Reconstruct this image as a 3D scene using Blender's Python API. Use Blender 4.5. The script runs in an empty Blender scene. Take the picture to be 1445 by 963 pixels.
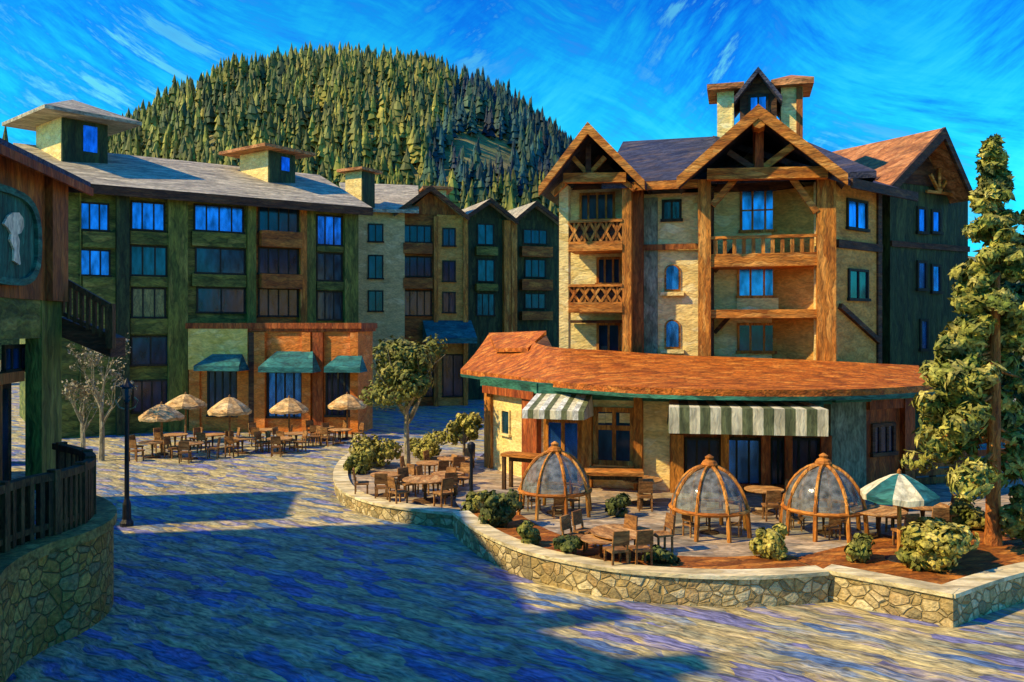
import bpy, bmesh, math, random
from mathutils import Vector, Matrix, noise as mnoise
R = random.Random(7)
scene = bpy.context.scene
COL = scene.collection
F_PX, CX, HY, CAMZ = 1200.0, 722.5, 460.0, 7.5

# ------------------------------------------------------------------ helpers
def c(h):
    h = h.lstrip('#')
    v = [int(h[i:i+2], 16)/255 for i in (0, 2, 4)]
    return tuple((x/12.92 if x <= .04045 else ((x+.055)/1.055)**2.4) for x in v) + (1,)

def P(px, py, D):                       # a point of the place seen along one sight line at distance D
    return Vector(((px-CX)/F_PX*D, D, CAMZ-(py-HY)/F_PX*D))
def G(px, py, z=0.0):                   # a point on level ground of height z
    return P(px, py, (CAMZ-z)*F_PX/(py-HY))

class MB:
    """collects faces; build() links them as one mesh object"""
    def __init__(s): s.v = []; s.f = []; s.m = []
    def add(s, vs, fs, mi=0):
        o = len(s.v); s.v += [Vector(v) for v in vs]
        s.f += [[o+i for i in f] for f in fs]; s.m += [mi]*len(fs); return s
    def box(s, x0, x1, y0, y1, z0, z1, mi=0):
        return s.hexa([(x0,y0),(x1,y0),(x1,y1),(x0,y1)], z0, z1, mi)
    def hexa(s, plan, z0, z1, mi=0):
        return s.prism([(p[0],p[1],z0) for p in plan], (0,0,z1-z0), mi)
    def prism(s, pts, vec, mi=0):
        n = len(pts); a = [Vector(p) for p in pts]; b = [p+Vector(vec) for p in a]
        fs = [list(range(n))[::-1], list(range(n, 2*n))] + [[i, (i+1)%n, n+(i+1)%n, n+i] for i in range(n)]
        return s.add(a+b, fs, mi)
    def fbox(s, F, u0, u1, d0, d1, z0, z1, mi=0):
        return s.prism([F.pt(u0,d0,z0), F.pt(u1,d0,z0), F.pt(u1,d1,z0), F.pt(u0,d1,z0)], (0,0,z1-z0), mi)
    def slab(s, pts, t, mi=0): return s.prism(pts, (0,0,-t), mi)
    def bar(s, a, b, w, h=None, up=(0,0,1), mi=0):
        a, b = Vector(a), Vector(b); h = h or w; d = (b-a)
        if d.length < 1e-6: return s
        d.normalize(); up = Vector(up)
        if abs(d.dot(up)) > .98: up = Vector((1,0,0))
        r = d.cross(up).normalized(); q = r.cross(d)
        return s.prism([a+r*w/2+q*h/2, a-r*w/2+q*h/2, a-r*w/2-q*h/2, a+r*w/2-q*h/2], b-a, mi)
    def tube(s, pts, rs, n=8, mi=0, cap=True):
        pts = [Vector(p) for p in pts]; o = []; k = len(pts)
        for i, p in enumerate(pts):
            d = (pts[min(i+1,k-1)]-pts[max(i-1,0)]).normalized()
            up = Vector((0,0,1)) if abs(d.z) < .95 else Vector((1,0,0))
            r = d.cross(up).normalized(); q = r.cross(d)
            o += [p+(r*math.cos(t*2*math.pi/n)+q*math.sin(t*2*math.pi/n))*rs[i] for t in range(n)]
        fs = [[i*n+t, i*n+(t+1)%n, (i+1)*n+(t+1)%n, (i+1)*n+t] for i in range(k-1) for t in range(n)]
        if cap: fs += [list(range(n))[::-1], [(k-1)*n+t for t in range(n)]]
        return s.add(o, fs, mi)
    def lathe(s, prof, n=20, at=(0,0,0), mi=0):
        o = []; k = len(prof); at = Vector(at)
        for r, z in prof:
            o += [at+Vector((r*math.cos(t*2*math.pi/n), r*math.sin(t*2*math.pi/n), z)) for t in range(n)]
        fs = [[i*n+t, i*n+(t+1)%n, (i+1)*n+(t+1)%n, (i+1)*n+t] for i in range(k-1) for t in range(n)]
        fs += [list(range(n))[::-1], [(k-1)*n+t for t in range(n)]]
        return s.add(o, fs, mi)
    def dab(s, p, n, size, mi=0, asp=1.5):
        n = Vector(n).normalized(); t = n.cross(Vector((R.uniform(-1,1),R.uniform(-1,1),R.uniform(-1,1)))).normalized(); q = n.cross(t)
        a, b = size*asp/2, size/2; p = Vector(p); k = n*size*.18
        return s.add([p-t*a-k, p-t*a*.45-q*b, p+t*a*.5-q*b*.85, p+t*a-k, p+t*a*.45+q*b, p-t*a*.5+q*b*.9, p+k],
                     [[0,1,6],[1,2,6],[2,3,6],[3,4,6],[4,5,6],[5,0,6]], mi)
    def build(s, name, mat, parent=None, loc=None, smooth=False, wob=0.0):
        me = bpy.data.meshes.new(name)
        off = Vector(loc) if loc is not None else (wloc(parent) if parent is not None else Vector((0,0,0)))
        vs = s.v
        if wob: vs = [v + mnoise.noise_vector(v*.9)*wob for v in vs]
        me.from_pydata([tuple(v-off) for v in vs], [], s.f)
        mats = mat if isinstance(mat, (list, tuple)) else [mat]
        for m in mats: me.materials.append(m)
        if len(mats) > 1: me.polygons.foreach_set('material_index', s.m)
        bm = bmesh.new(); bm.from_mesh(me); bmesh.ops.recalc_face_normals(bm, faces=bm.faces); bm.to_mesh(me); bm.free()
        if smooth: me.polygons.foreach_set('use_smooth', [True]*len(me.polygons))
        o = bpy.data.objects.new(name, me); COL.objects.link(o)
        if parent is not None: o.parent = parent
        elif loc is not None: o.location = loc
        return o

def wloc(o):
    v = Vector((0,0,0))
    while o is not None: v = v + Vector(o.location); o = o.parent
    return v

def tag(o, label, cat, group=None, kind=None):
    o['label'] = label; o['category'] = cat
    if group: o['group'] = group
    if kind: o['kind'] = kind
    return o
def thing(name, label, cat, loc=(0,0,0), group=None):
    o = bpy.data.objects.new(name, None); COL.objects.link(o); o.location = loc
    o.empty_display_size = .2
    return tag(o, label, cat, group)
def setting(o): o['kind'] = 'structure'; return o
def dup(root, loc, rz=0, label=None, sc=1):
    r = root.copy(); COL.objects.link(r); r.location = loc; r.rotation_euler = (0,0,rz)
    if sc != 1: r.scale = (sc,)*3
    if label: r['label'] = label
    for ch in list(root.children):
        k = ch.copy(); COL.objects.link(k); k.parent = r
        for g in list(ch.children):
            q = g.copy(); COL.objects.link(q); q.parent = k
    return r

class Frame:
    """an upright plane in plan: u runs to the right along it, d outward towards the viewer"""
    def __init__(s, a, b):
        pa = P(a[0], HY, a[1]); pb = P(b[0], HY, b[1])
        s.o = Vector((pa.x, pa.y)); s.ux = (Vector((pb.x, pb.y))-s.o); s.L = s.ux.length; s.ux.normalize()
        s.n = Vector((s.ux.y, -s.ux.x))
        if s.n.dot(-s.o) < 0: s.n = -s.n
    def hit(s, px, d=0):
        tx = (px-CX)/F_PX; o = s.o + s.n*d
        # o + u*ux = t*(tx,1)
        det = s.ux.x*(-1) - (-tx)*s.ux.y
        u = (-o.x*(-1) - (-tx)*(-o.y))/det
        t = o.y + u*s.ux.y
        return u, t
    def u(s, px, d=0): return s.hit(px, d)[0]
    def z(s, px, py, d=0): return CAMZ-(py-HY)/F_PX*s.hit(px, d)[1]
    def pt(s, u, d, z): q = s.o + s.ux*u + s.n*d; return Vector((q.x, q.y, z))
    def rect(s, x0, y0, x1, y1, d=0):
        m = (x0+x1)/2
        return s.u(x0,d), s.u(x1,d), s.z(m,y1,d), s.z(m,y0,d)
    def base(s, px, d=0): return s.pt(s.u(px,d), d, 0)

def smooth_path(pts, n=6):
    pts = [Vector(p) for p in pts]; out = []
    for i in range(len(pts)-1):
        p0 = pts[max(i-1,0)]; p1 = pts[i]; p2 = pts[i+1]; p3 = pts[min(i+2,len(pts)-1)]
        for k in range(n):
            t = k/n
            out.append(.5*((2*p1)+(p2-p0)*t+(2*p0-5*p1+4*p2-p3)*t*t+(3*p1-p0-3*p2+p3)*t**3))
    return out+[pts[-1]]
def ribbon(mb, path, o0, o1, z0, z1, mi=0):
    """a wall of plan offset o0..o1 (to the left of the path) and height z0..z1"""
    n = len(path); a = []; 
    for i, p in enumerate(path):
        d = Vector((path[min(i+1,n-1)]-path[max(i-1,0)])); d = Vector((d.x,d.y)).normalized(); q = Vector((-d.y,d.x))
        for o, z in ((o0,z0),(o1,z0),(o1,z1),(o0,z1)):
            a.append((p.x+q.x*o, p.y+q.y*o, z))
    fs = [[i*4+k, (i+1)*4+k, (i+1)*4+(k+1)%4, i*4+(k+1)%4] for i in range(n-1) for k in range(4)]
    fs += [[0,1,2,3], [(n-1)*4+k for k in (3,2,1,0)]]
    mb.add(a, fs, mi)
def offset_path(path, o):
    n = len(path); r = []
    for i, p in enumerate(path):
        d = (path[min(i+1,n-1)]-path[max(i-1,0)]); d = Vector((d.x,d.y)).normalized()
        r.append(Vector((p.x-d.y*o, p.y+d.x*o, p.z)))
    return r

# ------------------------------------------------------------------ materials
def nodes(name):
    m = bpy.data.materials.new(name); m.use_nodes = True; nt = m.node_tree; nt.nodes.clear(); return m, nt
def paint(name, cols, across=3.0, along=.9, axis='h', rot=0.0, bump=.5, rough=.7, soft=.45, val=.22, spec=.3, metal=0, mortar=None, bdist=.05, world=False):
    """thickly brushed surface: stretched dabs of neighbouring tints with bristle relief.
    axis: h strokes lie level on walls, v upright, x along object x, s even stones"""
    m, nt = nodes(name); N = nt.nodes.new; L = nt.links.new
    out = N('ShaderNodeOutputMaterial'); bs = N('ShaderNodeBsdfPrincipled'); L(bs.outputs[0], out.inputs[0])
    tc = N('ShaderNodeTexCoord'); oi = N('ShaderNodeObjectInfo')
    sc = {'h':(along,along,across),'v':(across,across,along*.8),'x':(along,across,across),'y':(across,along,across),'s':(across,across,across*1.25)}[axis]
    if world:
        g = N('ShaderNodeNewGeometry'); src = g.outputs['Position']
    else:
        mul = N('ShaderNodeMath'); mul.operation = 'MULTIPLY'; mul.inputs[1].default_value = 41.0; L(oi.outputs['Random'], mul.inputs[0])
        ad = N('ShaderNodeVectorMath'); ad.operation = 'ADD'; L(tc.outputs['Object'], ad.inputs[0]); L(mul.outputs[0], ad.inputs[1]); src = ad.outputs[0]
    rt = N('ShaderNodeVectorRotate'); rt.rotation_type = 'Z_AXIS'; rt.inputs['Angle'].default_value = rot; L(src, rt.inputs['Vector'])
    wn = N('ShaderNodeTexNoise'); wn.inputs['Scale'].default_value = across*.35; wn.inputs['Detail'].default_value = 2; L(rt.outputs[0], wn.inputs['Vector'])
    ws = N('ShaderNodeVectorMath'); ws.operation = 'MULTIPLY_ADD'
    L(wn.outputs['Color'], ws.inputs[0]); k = (.5 if axis == 's' else 1.3)/across; ws.inputs[1].default_value = (k,k,k); L(rt.outputs[0], ws.inputs[2])
    mp = N('ShaderNodeVectorMath'); mp.operation = 'MULTIPLY'; mp.inputs[1].default_value = sc; L(ws.outputs[0], mp.inputs[0])
    vo = N('ShaderNodeTexVoronoi'); vo.inputs['Scale'].default_value = 1; L(mp.outputs[0], vo.inputs['Vector'])
    sp = N('ShaderNodeSeparateColor'); L(vo.outputs['Color'], sp.inputs[0])
    nz = N('ShaderNodeTexNoise'); nz.inputs['Scale'].default_value = .55; nz.inputs['Detail'].default_value = 4; nz.inputs['Roughness'].default_value = .65; L(mp.outputs[0], nz.inputs['Vector'])
    mx = N('ShaderNodeMix'); mx.inputs[0].default_value = soft; L(sp.outputs[0], mx.inputs[2]); L(nz.outputs['Fac'], mx.inputs[3])
    cr = N('ShaderNodeValToRGB'); e = cr.color_ramp.elements
    cols = [c(x) if isinstance(x, str) else x for x in cols]; n = len(cols)
    lo, hi = .2+.1*soft, .8-.1*soft
    e[0].position = lo; e[0].color = cols[0]; e[1].position = hi; e[1].color = cols[-1]
    for i in range(1, n-1): q = e.new(lo+(hi-lo)*i/(n-1)); q.color = cols[i]
    L(mx.outputs[0], cr.inputs[0])
    b2 = N('ShaderNodeVectorMath'); b2.operation = 'MULTIPLY'; b2.inputs[1].default_value = (5,5,5) if axis != 's' else (4,4,4); L(mp.outputs[0], b2.inputs[0])
    bn = N('ShaderNodeTexNoise'); bn.inputs['Scale'].default_value = .8; bn.inputs['Detail'].default_value = 3; L(b2.outputs[0], bn.inputs['Vector'])
    mr = N('ShaderNodeMapRange'); mr.inputs[1].default_value = .32; mr.inputs[2].default_value = .68; mr.inputs[3].default_value = 1-val*1.9; mr.inputs[4].default_value = 1+val*1.5; L(bn.outputs['Fac'], mr.inputs[0])
    cm = N('ShaderNodeVectorMath'); cm.operation = 'MULTIPLY'; L(cr.outputs[0], cm.inputs[0]); L(mr.outputs[0], cm.inputs[1]); colour = cm.outputs[0]
    if not mortar:
        ed = N('ShaderNodeMapRange'); ed.inputs[1].default_value = .38; ed.inputs[2].default_value = .8; ed.inputs[3].default_value = 1.06; ed.inputs[4].default_value = .62 if soft < .55 else .88; L(vo.outputs['Distance'], ed.inputs[0])
        e2 = N('ShaderNodeVectorMath'); e2.operation = 'MULTIPLY'; L(colour, e2.inputs[0]); L(ed.outputs[0], e2.inputs[1]); colour = e2.outputs[0]
    if mortar:
        ve = N('ShaderNodeTexVoronoi'); ve.feature = 'DISTANCE_TO_EDGE'; ve.inputs['Scale'].default_value = 1; L(mp.outputs[0], ve.inputs['Vector'])
        me_ = N('ShaderNodeMapRange'); me_.inputs[1].default_value = .01; me_.inputs[2].default_value = .07; L(ve.outputs['Distance'], me_.inputs[0])
        mm = N('ShaderNodeMix'); mm.data_type = 'RGBA'; mm.inputs[6].default_value = c(mortar); L(me_.outputs[0], mm.inputs[0]); L(colour, mm.inputs[7]); colour = mm.outputs[2]
    L(colour, bs.inputs['Base Color'])
    h = N('ShaderNodeMath'); h.operation = 'MULTIPLY_ADD'; h.inputs[1].default_value = -.8; L(vo.outputs['Distance'], h.inputs[0]); L(bn.outputs['Fac'], h.inputs[2])
    hh = h.outputs[0]
    if mortar:
        h2 = N('ShaderNodeMath'); h2.operation = 'ADD'; L(hh, h2.inputs[0]); L(me_.outputs[0], h2.inputs[1]); hh = h2.outputs[0]
    bp = N('ShaderNodeBump'); bp.inputs['Strength'].default_value = min(1,bump*1.5); bp.inputs['Distance'].default_value = bdist; L(hh, bp.inputs['Height']); L(bp.outputs[0], bs.inputs['Normal'])
    bs.inputs['Roughness'].default_value = rough; bs.inputs['Specular IOR Level'].default_value = spec; bs.inputs['Metallic'].default_value = metal
    return m
# ------------------------------------------------------------------ palette
M = {}
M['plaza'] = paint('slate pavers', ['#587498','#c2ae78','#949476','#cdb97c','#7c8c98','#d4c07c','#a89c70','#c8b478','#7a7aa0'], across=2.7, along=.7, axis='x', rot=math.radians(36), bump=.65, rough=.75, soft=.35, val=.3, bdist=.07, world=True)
M['terrace'] = paint('terrace flagstones', ['#8a7f6a','#bfa580','#b09878','#9a9080','#cfb890'], across=2.6, along=1.0, axis='x', rot=.1, bump=.5, bdist=.05)
M['mulch'] = paint('bark mulch', ['#7a4312','#b56a22','#8d4d14','#c98233'], across=4, along=1.3, axis='x', rot=-.3, bump=.7, bdist=.07)
M['green'] = paint('olive green render', ['#4c5a22','#747a30','#5f6a2a','#86843c'], across=3.0, along=.9, axis='h', bump=.5, bdist=.06)
M['greenv'] = paint('olive green boards', ['#4e5c22','#767c30','#616c2a','#88863c'], across=3.0, along=.6, axis='v', bump=.5, bdist=.06)
M['greend'] = paint('deep green boards', ['#26361f','#3a4826','#2e3e22','#48542c'], across=3.0, along=.6, axis='v', bump=.5, bdist=.06)
M['slate'] = paint('grey slate roof', ['#9c927c','#bfb292','#ada286','#cdbf9c'], across=2.6, along=.7, axis='x', rot=-.6, bump=.6, bdist=.08)
M['darkroof'] = paint('dark slate roof', ['#30354c','#484a5a','#3a3e52','#5a5050'], across=2.6, along=.7, axis='x', rot=-.25, bump=.6, bdist=.08)
M['rust'] = paint('rust shingles', ['#a2500f','#c9701f','#b85f16','#d88430'], across=3.6, along=1.7, axis='x', rot=.05, bump=.65, bdist=.07)
M['rusttop'] = paint('weathered rust shingles', ['#9c5f30','#c08048','#ac6c3a','#c98b55'], across=2.6, along=.8, axis='x', rot=.3, bump=.6, bdist=.08)
M['brown'] = paint('brown boards', ['#86481a','#a66228','#94541e','#b2702e'], across=3, along=.7, axis='v', bump=.5, bdist=.05)
M['brownh'] = paint('brown spandrel boards', ['#8c4e1a','#ae6a28','#9a5a1f','#b87a30'], across=3, along=.8, axis='h', bump=.5, bdist=.05)
M['timber'] = paint('orange timber', ['#a65d16','#cf8430','#bb7022','#dc9a48'], across=5, along=.9, axis='h', bump=.6, bdist=.04)
M['timberv'] = paint('orange upright timber', ['#a65d16','#cc8430','#b96f22','#d99846'], across=5, along=.9, axis='v', bump=.6, bdist=.04)
M['darktimber'] = paint('dark timber', ['#41291a','#5a3b22','#4d3020','#6a4828'], across=5, along=.9, axis='h', bump=.6, bdist=.04)
M['cream'] = paint('cream stucco', ['#e4c270','#f4da8e','#ecce80','#f8e6a8'], across=3, along=1.2, axis='h', bump=.55, bdist=.05, soft=.6, val=.12)
M['shopcream'] = paint('yellow stucco', ['#d8b44c','#ecca68','#e2be58','#f2d680'], across=3, along=1.2, axis='h', bump=.55, bdist=.05, soft=.6, val=.12)
M['beige'] = paint('beige stucco', ['#c2a868','#dcc27e','#d0b672','#e6d090'], across=3, along=1.2, axis='h', bump=.55, bdist=.05, soft=.6, val=.12)
M['ochre'] = paint('ochre stucco', ['#bc7e30','#da9e48','#cc8e3c','#e2ac56'], across=3, along=1.2, axis='h', bump=.5, bdist=.05, soft=.6, val=.14)
M['orange'] = paint('orange stucco', ['#c4621a','#de822e','#d07224','#e8944a'], across=3, along=1.2, axis='h', bump=.5, bdist=.05, soft=.6, val=.14)
M['redwood'] = paint('red brown wood', ['#8a3d12','#ab551c','#9a4716','#b7642a'], across=4, along=.9, axis='v', bump=.5, bdist=.04)
M['sage'] = paint('sage shade on stucco', ['#6e7a5e','#8a9272','#7c8668','#969c80'], across=3, along=1.2, axis='v', bump=.5, bdist=.05)
M['teal'] = paint('teal trim', ['#225848','#34745c','#2a664e','#42866a'], across=4, along=.9, axis='h', bump=.4, bdist=.04)
M['tealcloth'] = paint('teal canvas', ['#1c5c60','#2a746e','#226866','#3c847a'], across=4, along=1, axis='h', bump=.4, bdist=.04)
M['white'] = paint('cream canvas stripe', ['#d8cea4','#e8e0ba','#e0d6ae'], across=5, along=1, axis='v', bump=.4, bdist=.03, val=.1)
M['olive'] = paint('olive canvas stripe', ['#5d6440','#727850','#666e48'], across=5, along=1, axis='v', bump=.4, bdist=.03, val=.14)
M['tan'] = paint('tan canvas', ['#c49250','#e0b878','#d2a462','#e6c78c'], across=5, along=1.5, axis='h', bump=.5, bdist=.04)
M['stonepale'] = paint('pale rubble stone', ['#a8905a','#d4c08a','#bea672','#e0d0a0','#b89860','#8f8058'], across=2.9, axis='s', bump=.6, bdist=.06, soft=.3, val=.16, mortar='#a8925e')
M['stonedark'] = paint('brown rubble stone', ['#a87430','#d8a04c','#bc8644','#b08c4c','#cc9038','#988052'], across=2.6, axis='s', bump=.6, bdist=.06, soft=.3, val=.2, mortar='#866a36')
M['cap'] = paint('pale cap stone', ['#d2bd86','#e8d8a4','#dcc894','#efe2b4'], across=3, along=.9, axis='x', bump=.5, bdist=.04, val=.12)
M['capdark'] = paint('brown cap stone', ['#8a6a30','#b08a44','#9c7a3c','#bc9850'], across=2.4, along=.9, axis='s', bump=.5, bdist=.05)
M['iron'] = paint('dark iron', ['#1c1e20','#282a2c','#222426'], across=6, along=2, axis='v', bump=.3, bdist=.02, rough=.5)
M['rail'] = paint('dark brown railing', ['#4a3218','#6a4a26','#593e20','#76562e'], across=6, along=1.5, axis='v', bump=.5, bdist=.03)
M['frame'] = paint('dark window frame', ['#23241c','#30301f','#2a2a1e'], across=6, along=2, axis='v', bump=.3, bdist=.02)
M['table'] = paint('worn table wood', ['#a06a34','#c89658','#b58046','#d0a468'], across=7, along=2, axis='x', bump=.5, bdist=.02)
M['chair'] = paint('brown chair wood', ['#7a4f26','#a0703a','#8d602f','#b08048'], across=7, along=2, axis='x', bump=.5, bdist=.02)
M['bark'] = paint('orange pine bark', ['#8a4a18','#b8702c','#a05c22','#cc8840'], across=6, along=2, axis='v', bump=.8, bdist=.05)
M['palebark'] = paint('pale bark', ['#887a58','#ac9e78','#9a8c68','#bcae88'], across=7, along=2, axis='v', bump=.6, bdist=.03)
M['browntwig'] = paint('grey brown bark', ['#7d6a50','#a08a68','#8e7a5c','#b09c7c'], across=7, along=2, axis='v', bump=.6, bdist=.03)
M['pine'] = paint('pine needles', ['#66742a','#b0a846','#8a8e3a','#ccbe60','#4e5c28'], across=2.2, along=1.2, axis='s', bump=.8, bdist=.06, soft=.3, val=.3)
M['leaf'] = paint('olive leaves', ['#5c6424','#8c8a36','#747830','#a69c48'], across=2.6, along=1.4, axis='s', bump=.8, bdist=.05, soft=.3, val=.3)
M['bush'] = paint('yellow green leaves', ['#8a8430','#b4a848','#9c9438','#c8b85c'], across=3.5, along=1.6, axis='s', bump=.8, bdist=.05, soft=.3, val=.3)
M['darkbush'] = paint('dark green leaves', ['#3c481c','#5a6428','#4a5422','#6c7032'], across=3, along=1.6, axis='s', bump=.8, bdist=.05, soft=.3, val=.3)
M['hillside'] = paint('dry hillside', ['#5f6a34','#8c8048','#73733a','#a09052'], across=.12, along=.05, axis='x', bump=.5, bdist=1.0, soft=.6)
M['shadeconifer'] = paint('shade tinted conifer needles', ['#1c3a40','#2f5a58','#254a4c','#4a6848','#1a3044'], across=.12, along=.06, axis='v', bump=.7, bdist=.5, soft=.3, val=.3)  # blue green tint paints the shade of the hill's right flank into the trees
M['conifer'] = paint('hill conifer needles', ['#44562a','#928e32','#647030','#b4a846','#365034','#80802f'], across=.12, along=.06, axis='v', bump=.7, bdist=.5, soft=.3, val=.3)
M['awnmetal'] = paint('white striped canvas', ['#c2c4b0','#e8e8d8','#d6d6c4'], across=4, along=1.3, axis='v', bump=.5, bdist=.03)
M['pale'] = paint('pale painted emblem', ['#e8dcae','#f6ecc4','#eee2b8'], across=5, along=1.4, axis='v', bump=.5, bdist=.03)
M['signgreen'] = paint('green sign board', ['#174c3c','#276a52','#1f5a46','#2f7a60'], across=5, along=1, axis='v', bump=.5, bdist=.03)
M['creamcurtain'] = paint('drawn blind behind glass', ['#6f6a30','#8a8440','#7c7638'], across=5, along=1.5, axis='v', bump=.3, bdist=.02, rough=.25, spec=.5)

def glass(name, col, rough=.12, bump=.25, spec=.6, metal=.0):
    m, nt = nodes(name); N = nt.nodes.new; L = nt.links.new
    out = N('ShaderNodeOutputMaterial'); bs = N('ShaderNodeBsdfPrincipled'); L(bs.outputs[0], out.inputs[0])
    tc = N('ShaderNodeTexCoord'); oi = N('ShaderNodeObjectInfo')
    mul = N('ShaderNodeMath'); mul.operation = 'MULTIPLY'; mul.inputs[1].default_value = 53; L(oi.outputs['Random'], mul.inputs[0])
    ad = N('ShaderNodeVectorMath'); ad.operation = 'ADD'; L(tc.outputs['Object'], ad.inputs[0]); L(mul.outputs[0], ad.inputs[1])
    mp = N('ShaderNodeVectorMath'); mp.operation = 'MULTIPLY'; mp.inputs[1].default_value = (2.2,2.2,.8); L(ad.outputs[0], mp.inputs[0])
    nz = N('ShaderNodeTexNoise'); nz.inputs['Scale'].default_value = 1.2; nz.inputs['Detail'].default_value = 3; L(mp.outputs[0], nz.inputs['Vector'])
    cr = N('ShaderNodeValToRGB'); a = c(col); e = cr.color_ramp.elements
    e[0].position = .3; e[0].color = tuple(x*.35 for x in a[:3])+(1,); e[1].position = .7; e[1].color = tuple(min(1,x*1.5) for x in a[:3])+(1,)
    L(nz.outputs['Fac'], cr.inputs[0]); L(cr.outputs[0], bs.inputs['Base Color'])
    bp = N('ShaderNodeBump'); bp.inputs['Strength'].default_value = bump; bp.inputs['Distance'].default_value = .03; L(nz.outputs['Fac'], bp.inputs['Height']); L(bp.outputs[0], bs.inputs['Normal'])
    bs.inputs['Roughness'].default_value = rough; bs.inputs['Specular IOR Level'].default_value = spec; bs.inputs['Metallic'].default_value = metal
    return m
M['glassblue'] = glass('sky blue window glass', '#3f7fd0', metal=.75, rough=.18)
M['glassdark'] = glass('dark window glass', '#14304a', metal=.25, rough=.15)
M['glassteal'] = glass('teal window glass', '#1c4a5c', metal=.35, rough=.15)
def clear_panel():
    m, nt = nodes('clear dome panel'); N = nt.nodes.new; L = nt.links.new
    out = N('ShaderNodeOutputMaterial'); mx = N('ShaderNodeMixShader'); L(mx.outputs[0], out.inputs[0])
    tr = N('ShaderNodeBsdfTransparent'); tr.inputs[0].default_value = c('#c9d6d8'); bs = N('ShaderNodeBsdfPrincipled')
    bs.inputs['Base Color'].default_value = c('#d4d6cc'); bs.inputs['Roughness'].default_value = .12; bs.inputs['Specular IOR Level'].default_value = .8
    tc = N('ShaderNodeTexCoord'); nz = N('ShaderNodeTexNoise'); nz.inputs['Scale'].default_value = 5; nz.inputs['Detail'].default_value = 3; L(tc.outputs['Object'], nz.inputs['Vector'])
    bp = N('ShaderNodeBump'); bp.inputs['Strength'].default_value = .4; bp.inputs['Distance'].default_value = .03; L(nz.outputs['Fac'], bp.inputs['Height']); L(bp.outputs[0], bs.inputs['Normal'])
    mr = N('ShaderNodeMapRange'); mr.inputs[1].default_value = .3; mr.inputs[2].default_value = .7; mr.inputs[3].default_value = .08; mr.inputs[4].default_value = .34; L(nz.outputs['Fac'], mr.inputs[0])
    L(mr.outputs[0], mx.inputs[0]); L(tr.outputs[0], mx.inputs[1]); L(bs.outputs[0], mx.inputs[2]); return m
M['clear'] = clear_panel()

# ------------------------------------------------------------------ sky, sun, camera
SUN = Vector((-.90, -.27, 0)).normalized(); ELEV = math.radians(42)
SUN = Vector((SUN.x*math.cos(ELEV), SUN.y*math.cos(ELEV), math.sin(ELEV)))
w = bpy.data.worlds.new('World'); scene.world = w; w.use_nodes = True
nt = w.node_tree; nt.nodes.clear(); N = nt.nodes.new; L = nt.links.new
wo = N('ShaderNodeOutputWorld'); bg = N('ShaderNodeBackground'); L(bg.outputs[0], wo.inputs[0]); bg.inputs[1].default_value = .106
sky = N('ShaderNodeTexSky'); sky.sky_type = 'NISHITA'; sky.sun_disc = False; sky.sun_elevation = ELEV; sky.sun_rotation = math.atan2(SUN.x, SUN.y)
sky.air_density = 1.0; sky.dust_density = .3; sky.ozone_density = 1.0
tc = N('ShaderNodeTexCoord')
def vop(op, a, b=None):
    n = N('ShaderNodeVectorMath'); n.operation = op
    (L(a, n.inputs[0]) if hasattr(a, 'links') else setattr(n.inputs[0], 'default_value', a))
    if b is not None: (L(b, n.inputs[1]) if hasattr(b, 'links') else setattr(n.inputs[1], 'default_value', b))
    return n.outputs[0]
def mop(op, a, b):
    n = N('ShaderNodeMath'); n.operation = op
    for i, x in enumerate((a, b)): (L(x, n.inputs[i]) if hasattr(x, 'links') else setattr(n.inputs[i], 'default_value', x))
    return n.outputs[0]
def noise(vec, scale, detail=2, rough=.5, dist=0):
    n = N('ShaderNodeTexNoise'); L(vec, n.inputs['Vector']); n.inputs['Scale'].default_value = scale; n.inputs['Detail'].default_value = detail
    n.inputs['Roughness'].default_value = rough; n.inputs['Distortion'].default_value = dist; return n.outputs['Fac'], n.outputs['Color']
def ramp(fac, stops):
    n = N('ShaderNodeValToRGB'); e = n.color_ramp.elements
    for i, (p, col) in enumerate(stops):
        q = e[i] if i < 2 else e.new(p); q.position = p; q.color = col
    L(fac, n.inputs[0]); return n.outputs[0]
gen = tc.outputs['Generated']
_, wcol = noise(gen, 2.2, 1)
warp = vop('ADD', gen, vop('MULTIPLY', wcol, (.28,.28,.28)))
def strokes(angle, across, along):
    r = N('ShaderNodeVectorRotate'); r.rotation_type = 'Y_AXIS'; r.inputs['Angle'].default_value = angle; L(warp, r.inputs['Vector'])
    return vop('MULTIPLY', r.outputs[0], (along, along, across))
s1 = strokes(math.radians(40), 42, 8); s2 = strokes(math.radians(-30), 42, 8)
big, _ = noise(gen, 3.0, 2)
f1, _ = noise(s1, 1, 6, .68); f2, _ = noise(s2, 1, 6, .68)
mixf = N('ShaderNodeMix'); L(ramp(big, [(.42,(0,0,0,1)),(.58,(1,1,1,1))]), mixf.inputs[0]); L(f1, mixf.inputs[2]); L(f2, mixf.inputs[3])
st = mixf.outputs[0]
sep = N('ShaderNodeSeparateXYZ'); L(gen, sep.inputs[0])
big2, _ = noise(warp, 2.3, 3)
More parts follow.
